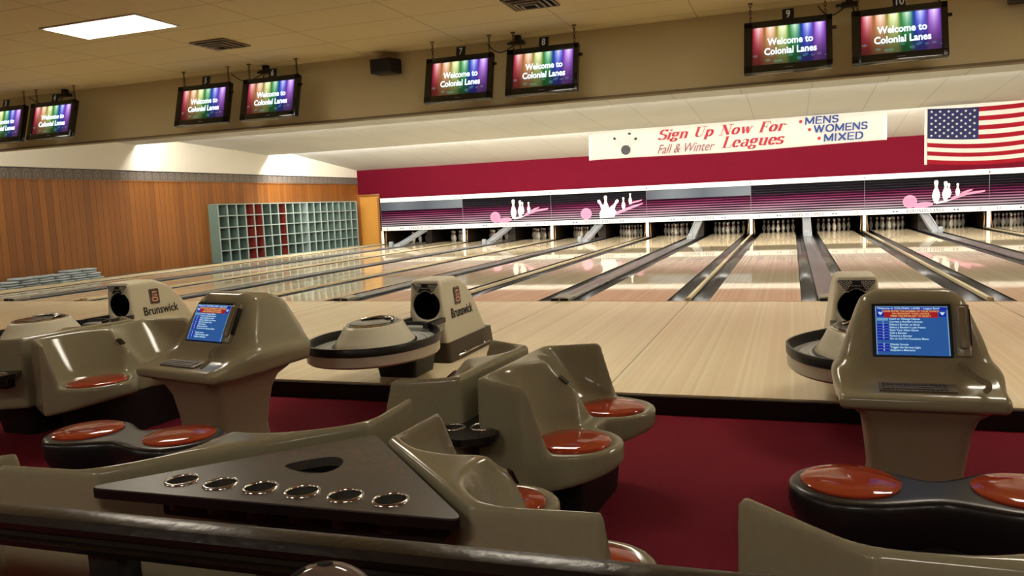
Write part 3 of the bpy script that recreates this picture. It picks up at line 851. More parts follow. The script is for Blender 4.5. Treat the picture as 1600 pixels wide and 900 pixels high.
# ------------------------------------------------------------------ plywood closure beside lane 1 and lockers on the left wall
t = thing('plywood_panel', 'tall yellow-brown plywood panel between the wall and the lane 1 masking', 'panel', (0, YM, 0))
box('sheet', (XL + .04, .02, -.15), (-.052, .05, 1.80), M_ply, t)
bm = bmesh.new()
add_box(bm, (XL + .005, -.02, -.15), (XL + .12, .06, 1.80), .004); add_box(bm, (-.13, -.02, -.15), (-.052, .06, 1.74), .004)
bm_obj('side_trim', bm, M_plank, t)
box('top_trim', (XL + .005, -.04, 1.80), (-.03, .07, 1.87), M_plank, t, bevel=.004)

LY0, LY1, LZ0, LZ1, LD = 8.23, 15.66, 0.005, 1.625, .30
t = thing('ball_locker', 'wide grey-green open ball locker of many cubbies against the wood wall', 'locker', (XL + .001, 0, 0))
NCOL, NROW = 19, 5
bm = bmesh.new()
for i in range(NCOL + 1):
    y = LY0 + (LY1 - LY0) * i / NCOL; w = .019 if i != 11 else .035
    add_box(bm, (.012, y - w, LZ0), (LD, y + w, LZ1))
for j in range(NROW + 1):
    z = LZ0 + (LZ1 - LZ0) * j / NROW; add_box(bm, (.012, LY0, z - .014), (LD + .002, LY1, z + .014))
bm_obj('divider_frame', bm, M_lockframe, t)
for nm, cols, m in (('green_back_panel', [i for i in range(NCOL) if i not in (3, 4, 7)], M_lockback), ('red_back_panel', [3, 4, 7], M_lockred)):
    bm = bmesh.new()
    for i in cols:
        a, b = LY0 + (LY1 - LY0) * i / NCOL, LY0 + (LY1 - LY0) * (i + 1) / NCOL
        add_box(bm, (.0, a + .0, LZ0), (.011, b, LZ1))
        # lining of the cubby: sides and floor take the colour of the back
        for j in range(NROW):
            z0_, z1_ = LZ0 + (LZ1 - LZ0) * j / NROW + .015, LZ0 + (LZ1 - LZ0) * (j + 1) / NROW - .015
            add_box(bm, (.011, b - .030, z0_), (LD - .02, b - .023, z1_)); add_box(bm, (.011, a + .023, z0_), (LD - .02, a + .030, z1_))
            add_box(bm, (.011, a + .03, z0_), (LD - .02, b - .03, z0_ + .004)); add_box(bm, (.011, a + .03, z1_ - .004), (LD - .02, b - .03, z1_))
    o = bm_obj(nm, bm, m, t)
    o['label'] = 'dark green cubby linings' if 'green' in nm else 'rust red cubby linings'
box('side_panel', (.0, LY0 - .05, LZ0), (LD, LY0 - .023, LZ1), M_locksider, t)

# ledge between the wall and lane 1
struct(box('floor_ledge', (XL, 0, -.16), (-.31, YM, .0), mat('ledge_dark', (62, 52, 42), .6)))
struct(box('trim_6', (-.335, 0, -.1), (-.262, YM, .03), M_cap, bevel=.004))

# stack of grey-blue packets on the ledge by the wall
proto = None
ordn = ['first', 'second', 'third', 'fourth', 'fifth', 'sixth', 'seventh', 'eighth', 'ninth', 'tenth']
NCs = 6; plen = .405
courses = ['lowest course', 'second-lowest course', 'middle course', 'second-highest course', 'top course']
def packet(loc, rz, label):
    global proto
    if proto is None:
        def F(x, y, z):
            d = smax(smax(np.abs(x) - .17, np.abs(y) - .198, .08), np.abs(z) - .025 + .06 * (x * x + y * y), .03)
            return d
        proto = sdf_obj('packet', F, (-.2, -.23, -.04), (.2, .23, .04), .014, M_packet, None, 1)
        proto.location = loc; proto.rotation_euler = (0, 0, rz); tag(proto, label, 'packet', 'grey-blue packets stacked by the wood wall'); return proto
    o = proto.copy(); COL.objects.link(o); o.location = loc; o.rotation_euler = (0, 0, rz); o['label'] = label; return o
for r_ in range(5):
    end = 4.14 - [0, .03, .08, .14, .2][r_]
    n = [7, 7, 6, 5, 2][r_]
    off = 0 if r_ % 2 == 0 else .06
    for c_ in range(n):
        packet((-.74 + random.uniform(-.015, .015), end - .2 - c_ * plen - off, .027 + r_ * .0515), random.uniform(-.05, .05),
               'grey-blue packet by the wood wall, %s from the right in the %s' % (ordn[c_], courses[r_]))

# ================================================================== LANES
def lane_center(n):      # n = 1..14
    k, s = divmod(n - 1, 2)
    return k * P + (WD / 2 + LW / 2 if s == 0 else P - WD / 2 - LW / 2)

def gutter_mesh(bm, x0, x1, y0, y1, depth=.075, lip=.004):
    n = 8; ring = []
    prof = [(x0, -.004)] + [(x0 + (x1 - x0) * (.5 - .5 * math.cos(PI * k / n)), -.012 - depth * math.sin(PI * k / n)) for k in range(n + 1)] + [(x1, -.004)]
    prof2 = [(x1, -.12), (x0, -.12)]
    A = [bm.verts.new((x, y0, z)) for x, z in prof + prof2]; B = [bm.verts.new((x, y1, z)) for x, z in prof + prof2]
    N = len(A)
    for k in range(N):
        f = bm.faces.new((A[k], A[(k + 1) % N], B[(k + 1) % N], B[k])); f.smooth = 1 <= k <= n
    bm.faces.new(list(reversed(A))); bm.faces.new(B)
def lane(n):
    cx = lane_center(n)
    left_g = (WD - .05) / 2 if n % 2 == 1 else (WR - .26) / 2
    right_g = (WR - .26) / 2 if n % 2 == 1 else (WD - .05) / 2
    t = thing('bowling_lane', 'glossy pale maple bowling lane %d, running to the pins under number %d' % (n, n), 'lane', (cx, 0, 0), 0., 'lanes side by side')
    box('lane_bed', (-LW / 2, 0, -.15), (LW / 2, 18.2, 0), M_lane, t)
    bm = bmesh.new(); gutter_mesh(bm, -LW / 2 - left_g, -LW / 2 - .003, .003, 17.9); bm_obj('gutter', bm, M_gut, t)
    bm = bmesh.new(); gutter_mesh(bm, LW / 2 + .003, LW / 2 + right_g, .003, 17.9); bm_obj('gutter', bm, M_gut, t)
    bm = bmesh.new()
    for k in range(7):
        x = (k - 3) * .136; y = 4.6 - abs(k - 3) * .16
        prism(bm, [(x - .012, y - .07), (x + .012, y - .07), (x, y + .08)], .0004, .0012)
    for x in (-.36, -.28, -.2, .2, .28, .36): lathe(bm, [(.011, .0004), (.011, .0012)], 10, (x, 2.1, 0))
    bm_obj('target_arrows', bm, mat('arrow_dark', (92, 54, 36), .3), t)
for n in range(1, 15): lane(n)
struct(box('trim_7', (XL, -.03, -.05), (XR, .004, .0015), mat('foul_line_dark', (150, 116, 76), .3)))

for k in range(0, 8):
    lab = 'thin pale wooden division strip %s' % ('along the left side of lane 1' if k == 0 else ('between lanes %d and %d' % (2 * k, 2 * k + 1) if k < 7 else 'along the right side of lane 14'))
    t = thing('lane_divider', lab, 'divider', (k * P, 0, 0), 0., 'division strips between lane pairs')
    box('cap', (-.024, .0, -.12), (.024, YM + .3, .034), M_cap, t, bevel=.005)
    box('end_block', (-.0245, -.006, -.05), (.0245, .09, .042), mat('end_block_brown', (150, 126, 88), .4), t, bevel=.004)

def track_cover(k):
    a, b = 2 * k + 1, 2 * k + 2
    t = thing('ball_track_cover', 'long grey rounded ball track cover between lanes %d and %d' % (a, b), 'track cover', (k * P + P / 2, 0, 0), 0., 'ball track covers inside each lane pair')
    # gently crowned cover
    prof = [(-.128, -.12), (-.128, .014), (-.118, .024), (-.06, .034), (-.052, .03), (0, .036), (.052, .03), (.06, .034), (.118, .024), (.128, .014), (.128, -.12)]
    bm = bmesh.new(); loft(bm, [[(x, y, z) for x, z in prof] for y in (.32, 16.2)])
    bm_obj('cover', bm, M_track, t, angle=35)
    # end box with two dark mouths
    bm = bmesh.new()
    ep = [(-.124, -.1), (-.124, .03), (-.11, .04), (0, .052), (.11, .04), (.124, .03), (.124, -.1)]
    loft(bm, [[(x, y, z) for x, z in ep] for y in (-.004, .31)])
    bm_obj('end_box', bm, mat('end_box_grey', (132, 126, 112), .4, noise=.2, nscale=20), t)
    bm = bmesh.new(); add_box(bm, (-.112, -.012, .002), (-.012, -.005, .032)); add_box(bm, (.012, -.012, .002), (.112, -.012 + .007, .032))
    bm_obj('mouth', bm, M_pit, t)
    # sloping chute that rises to the masking unit
    bm = bmesh.new()
    loft(bm, [[(-.115, y, z - .05), (-.115, y, z + .04), (-.085, y, z + .04), (-.085, y, z), (.085, y, z), (.085, y, z + .04), (.115, y, z + .04), (.115, y, z - .05)] for y, z in ((14.2, .055), (14.6, .10), (16.45, .50))])
    bm_obj('return_chute', bm, M_ramp, t, angle=35)
    box('sensor_box', (-.115 if k % 2 == 0 else -.02, 13.86, .03), (-.0 if k % 2 == 0 else .095, 13.98, .20), mat('box_white', (128, 134, 136), .4), t, bevel=.008)
for k in range(7): track_cover(k)

# ------------------------------------------------------------------ pins
def pin_profile():
    pr = [(0, 0), (.0255, 0), (.0285, .008), (.036, .03), (.0497, .0715), (.0577, .105), (.0605, .114), (.0595, .135), (.0535, .165), (.0455, .1925), (.0365, .22), (.0275, .245), (.0243, .256), (.0234, .262), (.0228, .272),
          (.0232, .284), (.0250, .298), (.0285, .318), (.0318, .338), (.0323, .346), (.0310, .358), (.0260, .371), (.0160, .379), (0, .381)]
    return pr
bm = bmesh.new()
pp = pin_profile(); lathe(bm, pp, 18, mi=[1 if (.244 < pp[i][1] < .257 or .27 < pp[i][1] < .29) else 0 for i in range(len(pp) - 1)])
bmesh.ops.remove_doubles(bm, verts=bm.verts, dist=1e-6)
pin0 = bm_obj('bowling_pin', bm, [M_pin, M_pinred], smooth=True)
first = True
spots = []
names_row = [['front pin'], ['left pin of the second row', 'right pin of the second row'], ['left pin of the third row', 'middle pin of the third row', 'right pin of the third row'],
             ['far left pin of the back row', 'inner left pin of the back row', 'inner right pin of the back row', 'far right pin of the back row']]
for n in range(1, 14):
    for r_ in range(4):
        for c_ in range(r_ + 1):
            o = pin0 if first else pin0.copy()
            if not first: COL.objects.link(o)
            first = False
            o.location = (lane_center(n) + (c_ - r_ / 2) * .305, 17.22 + r_ * .264, 0)
            tag(o, 'white bowling pin of lane %d, %s' % (n, names_row[r_][c_]), 'bowling pin', 'bowling pins set at the ends of the lanes')

# ------------------------------------------------------------------ masking units
def pin_shape(h, lean=0., n=12):
    pr = pin_profile(); s = h / .381
    a = [(r * s, z * s) for r, z in pr]
    out = [(r, z) for r, z in a] + [(-r, z) for r, z in reversed(a[1:-1])]
    return [(x * math.cos(lean) + z * math.sin(lean), -x * math.sin(lean) + z * math.cos(lean)) for x, z in out]
def ell(cx, cy, a, b, rot, n=24):
    return [(cx + a * math.cos(2 * PI * k / n) * math.cos(rot) - b * math.sin(2 * PI * k / n) * math.sin(rot), cy + a * math.cos(2 * PI * k / n) * math.sin(rot) + b * math.sin(2 * PI * k / n) * math.cos(rot)) for k in range(n)]
H = ZM1 - ZM0
def masking(k):
    a, b = 2 * k + 1, 2 * k + 2
    deco = {1: 'standing pins and a pink ball', 2: 'struck pins and a pink ball', 5: 'standing pins and a pink ball'}.get(k)
    lab = 'striped magenta masking unit over lanes %d and %d' % (a, b) + (' with %s' % deco if deco else '')
    t = thing('masking_unit', lab, 'masking unit', (k * P, YM, ZM0), 0., 'masking units above the pins')
    zb, zt = .152, H - .155
    m = M_maskg if k in (0, 3) else M_mask
    p_ = plane_uv('panel', (.006, 0, zb), (P - .006, 0, zb), (P - .006, 0, zt), (.006, 0, zt), m, t)
    md = p_.modifiers.new('solid', 'SOLIDIFY'); md.thickness = .03; md.offset = -1
    box('top_rail', (.004, -.03, zt), (P - .004, .03, H), M_mwhite, t, bevel=.006)
    box('bottom_rail', (.004, -.02, 0), (P - .004, .03, zb), M_mwhite, t, bevel=.006)
    box('joint_strip', (-.006, -.012, 0), (.006, .03, H), mat('joint_grey', (90, 88, 92), .5), t)
    box('joint_clip', (-.012, -.036, H - .12), (.012, -.028, H - .05), M_ink, t)
    # post at the left edge down to the lane division
    box('post', (-.045, .0, -ZM0 + .03), (.045, .05, -.002), M_mwhite, t)
    pen_text('lettering', 'COLONIAL LANES', P * .35, P * .65, .036, .084, mat('letter_grey', (44, 44, 50), .6, .1), t, -.0215, 0., .14, 1.08, .055)
    text_obj('lane_number', str(a), .125, mat('number_grey', (36, 36, 42), .6, .1), t, (.24, -.0225, .074), ext=.0012)
    text_obj('lane_number', str(b), .125, MATS['number_grey'], t, (P - .25, -.0225, .074), ext=.0012)
    bm = bmesh.new()
    for u in (.255, .745):
        for d in (-.045, .045):
            x = P * u + d; prism(bm, [(x - .038, .074), (x, .05), (x + .038, .074), (x, .098)], 0, .002, M=Matrix.Translation((0, -.021, 0)) @ XZ)
    bm_obj('arrow_mark', bm, M_ink, t)
    if deco:
        z0 = zb
        white, pink = bmesh.new(), bmesh.new()
        T = lambda x, z, d=0: Matrix.Translation((x, -.004 - d, z)) @ XZ
        fx = P * .5
        lathe_c = ell(P * .375, z0 + .20, .19, .19, 0)
        bg = bmesh.new(); prism(bg, lathe_c, 0, .002, M=T(0, 0, .0005)); bm_obj('ball_graphic', bg, M_pink, t)
        if k != 2:
            prism(pink, ell(P * .375 + .34, z0 + .085, .27, .085, .10), 0, .002, M=T(0, 0))
            prism(pink, [(P * .60, z0 + .12), (P * .70, z0 + .19), (P * .83, z0 + .33), (P * .965, z0 + .40), (P * .97, z0 + .45), (P * .88, z0 + .42), (P * .80, z0 + .38), (P * .68, z0 + .20), (P * .60, z0 + .17)], 0, .002, M=T(0, 0))
            prism(pink, [(P * .70, z0 + .24), (P * .86, z0 + .44), (P * .875, z0 + .50), (P * .82, z0 + .46), (P * .72, z0 + .30)], 0, .002, M=T(0, 0))
            for i_, (u, dz, h) in enumerate(((.685, .27, .42), (.755, .31, .37), (.66, .19, .56), (.585, .13, .66))):
                prism(white, pin_shape(h), 0, .0006, M=T(P * u, z0 + dz, .0022 + .0008 * i_))
            prism(white, [(P * .585, z0 + .10), (P * .66, z0 + .15), (P * .72, z0 + .22), (P * .60, z0 + .16)], 0, .002, M=T(0, 0, .001))
        else:
            prism(pink, [(P * .66, z0 + .10), (P * .80, z0 + .26), (P * .95, z0 + .44), (P * .965, z0 + .49), (P * .86, z0 + .42), (P * .70, z0 + .24)], 0, .002, M=T(0, 0))
            prism(pink, [(P * .82, z0 + .45), (P * .95, z0 + .56), (P * .955, z0 + .60), (P * .84, z0 + .53)], 0, .002, M=T(0, 0))
            for i_, (u, dz, h, l) in enumerate(((.60, .13, .60, -.55), (.585, .16, .62, -.02), (.60, .12, .62, .62), (.765, .30, .40, 0), (.835, .46, .36, 0))):
                prism(white, pin_shape(h, l), 0, .0006, M=T(P * u, z0 + dz, .0022 + .0008 * i_))
            prism(white, [(P * .52, z0 + .03), (P * .66, z0 + .05), (P * .70, z0 + .20), (P * .655, z0 + .38), (P * .60, z0 + .36), (P * .545, z0 + .40), (P * .515, z0 + .2)], 0, .0006, M=T(0, 0, .0012))
        bm_obj('pink_graphic', pink, M_pink, t); bm_obj('pin_graphic', white, M_white, t)
        blk = bmesh.new()
        if k != 2:
            for (u, dz, h) in ((.585, .13, .66), (.66, .19, .56), (.685, .27, .42), (.755, .31, .37)):
                for q in (.665, .70):
                    prism(blk, [(-.07 * h, h * q), (.07 * h, h * q), (.07 * h, h * (q + .018)), (-.07 * h, h * (q + .018))], 0, .001, M=T(P * u, z0 + dz, .0045))
        if k != 2: bm_obj('neck_stripe', blk, M_ink, t)
        else: blk.free()
        st = bmesh.new()
        for q in (-.13, -.085, -.04, .005, .05, .095):
            hw = math.sqrt(max(0, .18 ** 2 - q * q)); prism(st, [(P * .375 - hw, z0 + .2 + q), (P * .375 + hw, z0 + .2 + q), (P * .375 + hw, z0 + .2 + q + .016), (P * .375 - hw, z0 + .2 + q + .016)], 0, .001, M=T(0, 0, .0022))
        bm_obj('ball_stripe', st, mat('graphic_pink_dark', (172, 98, 132), .4), t)
for k in range(7): masking(k)
# pinsetter partitions behind the masking
for k in range(0, 8):
    t = thing('kickback', 'dark wooden pinsetter side board behind the masking post %s' % ('left of lane 1' if k == 0 else ('between lanes %d and %d' % (2 * k, 2 * k + 1) if k < 7 else 'right of lane 14')), 'side board', (k * P, YM + .09, 0), 0., 'pinsetter side boards')
    bm = bmesh.new()
    prism(bm, [(.22, -.1), (2.55, -.1), (2.55, 1.3), (.25, 1.3), (.22, .50)], -.018, .018, M=Matrix(((0, 0, 1, 0), (1, 0, 0, 0), (0, 1, 0, 0), (0, 0, 0, 1))))
    bm_obj('board', bm, M_kick, t)
    for sx_ in (-1, 1):
        bm = bmesh.new(); tube(bm, [(sx_ * .105, -.04, .0), (sx_ * .10, -.02, .10), (sx_ * .085, .02, .28), (sx_ * .085, .05, .5)], .016, 6)
        bm_obj('edge_bar', bm, mat('brass_edge', (150, 110, 60), .4, metal=.5), t)
for k in range(7):
    t = thing('kickback', 'dark pinsetter side board between lanes %d and %d behind the chute' % (2 * k + 1, 2 * k + 2), 'side board', (k * P + P / 2, YM + .28, 0), 0., 'pinsetter side boards')
    bm = bmesh.new()
    add_box(bm, (-.12, .24, -.1), (.12, 2.3, 1.3))
    bm_obj('board', bm, M_kick, t)
    pl = thing('pin_light', 'small hooded pin lamp behind the masking over lanes %d and %d' % (2 * k + 1, 2 * k + 2), 'lamp', (k * P + P / 2, YM + .12, ZM0 + .10), 0., 'pin lamps behind the masking units')
    box('hood', (-P * .42, -.03, -.03), (P * .42, .03, .05), M_white, pl)
    bm = bmesh.new(); tube(bm, [(-P * .41, .045, .0), (P * .41, .045, .0)], .014, 8)
    bm_obj('tube', bm, M_pintube, pl, smooth=True)

# ================================================================== BALL RETURNS
def ball_return(k, label):
    t = thing('ball_return', label, 'ball return', (k * P + P / 2, -3.95, 0), 0., 'ball returns on the approach')
    side = [(0, .0), (.96, .0), (.94, .19), (.68, .46), (.60, .585), (.34, .69), (0, .69)]
    def F(x, y, z):
        d = convex(y, z, side)
        d = smax(d, (np.abs(x) - (.200 - .098 * z)) * .995, .035)
        d = smax(d, -(np.minimum(np.hypot(x, z - .475) - .118, 9) + 0 * y), .03) if False else d
        hole = np.maximum(np.hypot(x, z - .475) - .118, y - .30)
        return smax(d, -hole, .025)
    sdf_obj('hood', F, (-.24, -.03, -.02), (.24, 1.0, .73), .0125, M_hood, t, 1)
    bm = bmesh.new()
    lathe(bm, [(.116, 0), (.116, .27), (0, .27)], 32, cap=False)
    bmesh.ops.transform(bm, matrix=Matrix.Translation((0, .012, .475)) @ Matrix.Rotation(-PI / 2, 4, 'X'), verts=bm.verts)
    bm_obj('ball_opening', bm, M_pit, t)
    # dark skirt and chrome bumper
    bm = bmesh.new(); loft(bm, [[(x, y + .475, 0.) for x, y in rrect(.213, .498, .03)], [(x, y + .47, .165) for x, y in rrect(.199, .488, .03)]])
    bm_obj('skirt', bm, M_brownb, t, angle=40)
    for sx_ in (-1, 1):
        bm = bmesh.new(); tube(bm, [(sx_ * .222, .12, .04), (sx_ * .222, .85, .04)], .008, 8)
        for y in (.25, .7): lathe(bm, [(.012, 0), (.012, .018)], 10, (sx_ * .222, y, .04))
        bm_obj('bumper_rail', bm, M_chrome, t, smooth=True)
    # button plate above the opening
    pl_ = [(-.112, .658), (-.118, .648), (-.068, .585), (-.05, .582)] + [(-.05 + .1 * i / 6, .582 + .022 * math.sin(PI * i / 6)) for i in range(1, 6)] + [(.05, .582), (.068, .585), (.118, .648), (.112, .658)]
    rim = [(x * 1.07, .62 + (z - .62) * 1.22) for x, z in pl_]
    bm = bmesh.new(); prism(bm, list(reversed(rim)), 0, .008, M=Matrix.Translation((0, 0.004, 0)) @ XZ); bm_obj('panel_rim', bm, mat('panel_rim_light', (206, 203, 190), .35), t)
    bm = bmesh.new(); prism(bm, list(reversed(pl_)), 0, .004, M=Matrix.Translation((0, -.003, 0)) @ XZ); pn = bm_obj('button_panel', bm, M_black, t)
    bm = bmesh.new()
    for sx_ in (-1, 1):
        for i, (n, z) in enumerate(((4, .643), (3, .625), (2, .607), (1, .592))):
            for j in range(n):
                x = sx_ * .072 + (j - (n - 1) / 2) * .021 - sx_ * .002
                for a in range(10):
                    pass
                tube(bm, [(x + .0075 * math.cos(2 * PI * q / 10), -.008, z + .0075 * math.sin(2 * PI * q / 10)) for q in range(10)], .0019, 4, closed=True)
    bm_obj('pin_button', bm, mat('button_light', (206, 206, 200), .4), pn)
    text_obj('lettering', 'Brunswick', .016, M_grey, pn, (0, -.0085, .622), ext=.0006, bold=.0004)
    # emblem and name on the side that faces the seats
    YZp = Matrix(((0, 0, 1, 0), (1, 0, 0, 0), (0, 1, 0, 0), (0, 0, 0, 1)))    # local x->y, y->z, z->+x
    tl = Matrix.Rotation(-math.atan(.098), 4, 'Y')
    def side_at(y, z): return Matrix.Translation((.2015 - .098 * z, y, z)) @ tl @ YZp
    bm = bmesh.new(); prism(bm, rrect(.062, .075, .016), 0, .004); o = bm_obj('emblem', bm, M_black, t); o.matrix_local = side_at(.30, .525)
    bm = bmesh.new()
    prism(bm, rrect(.056, .069, .014), .0042, .0050)
    o2 = bm_obj('emblem_border', bm, mat('emblem_grey', (150, 130, 112), .4), o)
    bm = bmesh.new(); prism(bm, rrect(.052, .065, .012), .0052, .0058); bm_obj('emblem_field', bm, M_black, o)
    mm = mat('emblem_pink', (206, 150, 120), .4)
    bm = bmesh.new()
    for pts in ([(-.03, .048), (.0, .052), (.034, .048), (.034, .034), (-.004, .034), (-.03, .03)],
                [(-.034, .022), (.03, .022), (.038, .014), (.038, .006), (.03, -.001), (-.034, -.001), (-.034, .006), (.024, .006), (.024, .014), (-.034, .014)],
                [(-.034, -.008), (.03, -.008), (.04, -.018), (.04, -.042), (.03, -.052), (-.03, -.052), (-.04, -.042), (-.04, -.02), (-.026, -.02), (-.026, -.038), (.026, -.038), (.026, -.022), (-.034, -.022)]):
        prism(bm, list(pts), .006, .0068)
    bm_obj('emblem_mark', bm, mm, o)
    o = text_obj('lettering', 'Brunswick', .118, M_ink, t, M=Matrix.Identity(4), ext=.001, bold=.0016, sx=.92); o.matrix_local = side_at(.36, .385) @ Matrix.Translation((0, 0, .002))
    # ----- rack: egg shaped tray in front of the hood
    C0 = (0, -.80)
    def egg(s, z, n=56, off=0.):
        out = []
        for q in range(n):
            a = 2 * PI * q / n; cx, cy = math.cos(a), math.sin(a)
            x, y = (.455 * s + off) * (abs(cx) ** .9) * (1 if cx > 0 else -1), (.625 * s + off) * (abs(cy) ** .9) * (1 if cy > 0 else -1)
            x *= 1 - .42 * max(0, y / .6) ** 1.4
            out.append((C0[0] + x, C0[1] + y, z))
        return out
    def rings(name, lst, m, ang=40):
        bm = bmesh.new(); loft(bm, [egg(s, z) for s, z in lst]); return bm_obj(name, bm, m, t, angle=ang)
    rings('tray', [(.80, .225), (.95, .235), (.985, .25), (.985, .315), (.97, .318), (.955, .30), (.6, .295)], M_hood)
    bm = bmesh.new(); A = [egg(s, z) for s, z in ((.985, .316), (1.0, .322), (1.0, .368), (.992, .374), (.965, .374), (.957, .368), (.95, .302))]
    loft(bm, A, close_ends=False); bm_obj('rim', bm, M_black, t, angle=40)
    rings('ball_track', [(.952, .301), (.945, .309), (.86, .311), (.855, .304), (.84, .304), (.835, .312), (.74, .314), (.735, .306), (.72, .306), (.715, .315), (.60, .317), (.5, .30)], mat('track_light_grey', (186, 188, 184), .25))
    # centre dome with dark glass top
    def dome(lst, m, name, sx_=1.):
        bm = bmesh.new(); loft(bm, [[(C0[0] - .02 + .275 * s * math.cos(2 * PI * q / 48), C0[1] - .03 + .37 * s * math.sin(2 * PI * q / 48), z) for q in range(48)] for s, z in lst])
        return bm_obj(name, bm, m, t, angle=40)
    dome([(1.03, .30), (1.03, .322), (1.0, .325)], M_black, 'dome_gasket')
    dome([(.99, .312), (.98, .33), (.90, .362), (.80, .408), (.74, .445), (.70, .460), (.66, .462)], M_hood, 'dome')
    tp = dome([(.66, .461), (.66, .468), (.62, .473), (.60, .470)], M_chrome, 'dome_ring')
    d2 = dome([(.60, .468), (.58, .476), (.3, .480)], M_blackg, 'dome_top'); 
    bm = bmesh.new(); tube(bm, [(-.13, -.82, .482), (-.05, -.68, .490), (.07, -.70, .488), (.12, -.82, .482)], .009, 8); lathe(bm, [(.0, .0), (.03, .0), (.03, .012), (0, .016)], 14, (.04, -.72, .482))
    bm_obj('dome_trim', bm, M_chrome, t, smooth=True)
    # bridge from hood to tray
    bm = bmesh.new(); add_box(bm, (-.16, -.30, .27), (.16, .01, .345), .01)
    bm_obj('bridge', bm, M_grey, t, angle=40)
    for sx_ in (-1, 1):
        bm = bmesh.new(); loft(bm, [[(sx_ * (x + .0), y, z) for x, z in ((.13, .34), (.17, .34), (.17, .378), (.13, .378))] for y in (-.34, .006)]); bm_obj('side_guard', bm, M_black, t)
    bm = bmesh.new(); loft(bm, [[(x * 1.0, y - .40, 0) for x, y in rrect(.155, .17, .03)], [(x, y - .40, .235) for x, y in rrect(.19, .21, .04)]]); bm_obj('pedestal', bm, M_dark, t, angle=40)
    return t
br = ball_return(3, 'middle beige ball return, standing in line with lanes 7 and 8')
dup(br, (2 * P + P / 2, -3.95, 0), 0, 'beige ball return at the left, its hood standing behind the left seat back')
dup(br, (4 * P + P / 2, -3.95, 0), 0, 'beige ball return at the right, half hidden behind the right scoring console')

# ================================================================== SEATING SHELLS
ZS, ZSH = .262, .55
def make_shell(flare_deg, name):
    L2, W = .39, .27; ue = L2 + W * math.tan(math.radians(flare_deg)); uc = .285 + max(0, (ue - .53)) * .25
    hexa = [(-L2, 0), (L2, 0), (ue, W), (uc + .19, .43), (-(uc + .19), .43), (-ue, W)]
    zlow = .085 if flare_deg < 35 else -.06      # the table-side shells reach lower
    def plan(u, v):
        d = convex(u, v, hexa)
        c = smin(np.hypot(u - uc, v - .40) - .212, np.hypot(u + uc, v - .40) - .212, .04)
        return smin(d, c, .05)
    def F(u, v, z):
        pl_ = plan(u, v)
        body = smax(pl_ + .02 * np.clip(z - .2, -.2, .4), z - ZSH, .025)
        zr = np.interp(v, [.0, .25, .365, 1.0], [ZSH + .1, ZSH + .1, ZS + .012, ZS + .012])
        body = smax(body, (z - zr) * np.where((v > .25) & (v < .365), .33, 1.), .015)
        tt = np.clip((z - ZS) / (ZSH - ZS), 0, 1.2)
        r = .185 + .172 * tt ** .85
        c = smin(np.hypot(u - uc, v - .40) - r, np.hypot(u + uc, v - .40) - r, .03) * .92
        cav = smax(c, pl_ + .032, .03)
        cav = smax(cav, ZS - z, .05)
        body = smax(body, -cav, .02)
        zb = zlow + (.19 - zlow) * np.clip((v - (.22 if zlow > 0 else .05)) / (.40 if zlow > 0 else .5), 0, 1) ** 1.2
        return smax(body, (zb - z) * .95, .03)
    o = sdf_obj(name, F, (-ue - .05, -.04, zlow - .04), (ue + .05, .66, .60), .0125, M_shell, None, 2)
    # where the crest between the two seats meets the badge height
    zz = .462; vv_ = np.linspace(.02, .6, 400); fv = F(np.zeros_like(vv_), vv_, np.full_like(vv_, zz))
    vb = float(vv_[np.argmax(fv > 0)]); e = .004
    one = lambda a, b: float(F(np.array([0.]), np.array([a]), np.array([b]))[0])
    gy, gz = one(vb + e, zz) - one(vb - e, zz), one(vb, zz + e) - one(vb, zz - e)
    return o, uc, (vb, zz, math.atan2(gz, gy))
def shell_thing(flare, label, loc, fx, scale=(1, 1, 1), group='moulded two-seat shells', pads=True):
    """fx: direction (degrees) the seats face"""
    t = thing('settee', label, 'settee', loc, math.radians(fx - 90), group)
    o, uc, bd = make_shell(flare, 'shell'); o.parent = t
    for s in (-1, 1):
        lathe_obj('cushion', [(0, -.006), (.155, -.006), (.160, 0), (.160, .008), (.150, .014), (.08, .019), (0, .020)], M_orange, t, 40, loc=(s * uc, .40, ZS + .004), angle=60, sx=1., sy=1.)
    bm = bmesh.new(); prism(bm, rrect(.018, .026, .006), 0, .006, M=Matrix.Translation((0, 0, 0)) @ Matrix.Rotation(PI, 4, 'Z') @ XZ)
    o = bm_obj('badge', bm, M_blackg, t); o.location = (0, bd[0], bd[1]); o.rotation_euler = (bd[2], 0, 0)
    bm = bmesh.new(); loft(bm, [[(x, y + .27, ZC) for x, y in rrect(.30, .15, .04)], [(x, y + .25, .11) for x, y in rrect(.34, .19, .05)], [(x, y + .25, .15) for x, y in rrect(.34, .19, .05)]])
    bm_obj('pedestal', bm, M_dark, t, angle=40)
    t.scale = scale
    return t
G1 = 'moulded two-seat shells'
s1 = shell_thing(27, 'beige two-seat shell with orange pads in the centre, facing right', (13.045, -6.36, 0), 0 - 4)
dup(s1, (12.985, -6.36, 0), math.radians(180 - 4 - 90), 'beige two-seat shell backing onto the central pair of orange seats, facing left')
dup(s1, (9.70, -5.68, 0), math.radians(0 - 4 - 90), 'large beige two-seat shell at the left, behind the left scoring console', scale=(1.14, 1.1, 1.0))
dup(s1, (9.63, -5.68, 0), math.radians(180 - 4 - 90), 'beige seat shell cut by the left edge, backing onto the left seat', scale=(1.14, 1.1, 1.0))
s2 = shell_thing(43, 'beige seat shell along the right side of the triangular table', (13.30, -7.855, 0), 45.5, (.88, .94, 1))
dup(s2, (12.64, -7.79, 0), math.radians(138 - 90), 'beige seat shell along the left side of the triangular table', scale=(1.09, 1, 1))
dup(s2, (14.89, -8.15, 0), 0, 'beige seat shell at the lower right corner, before the black double stool', scale=(1.14, 1, 1))
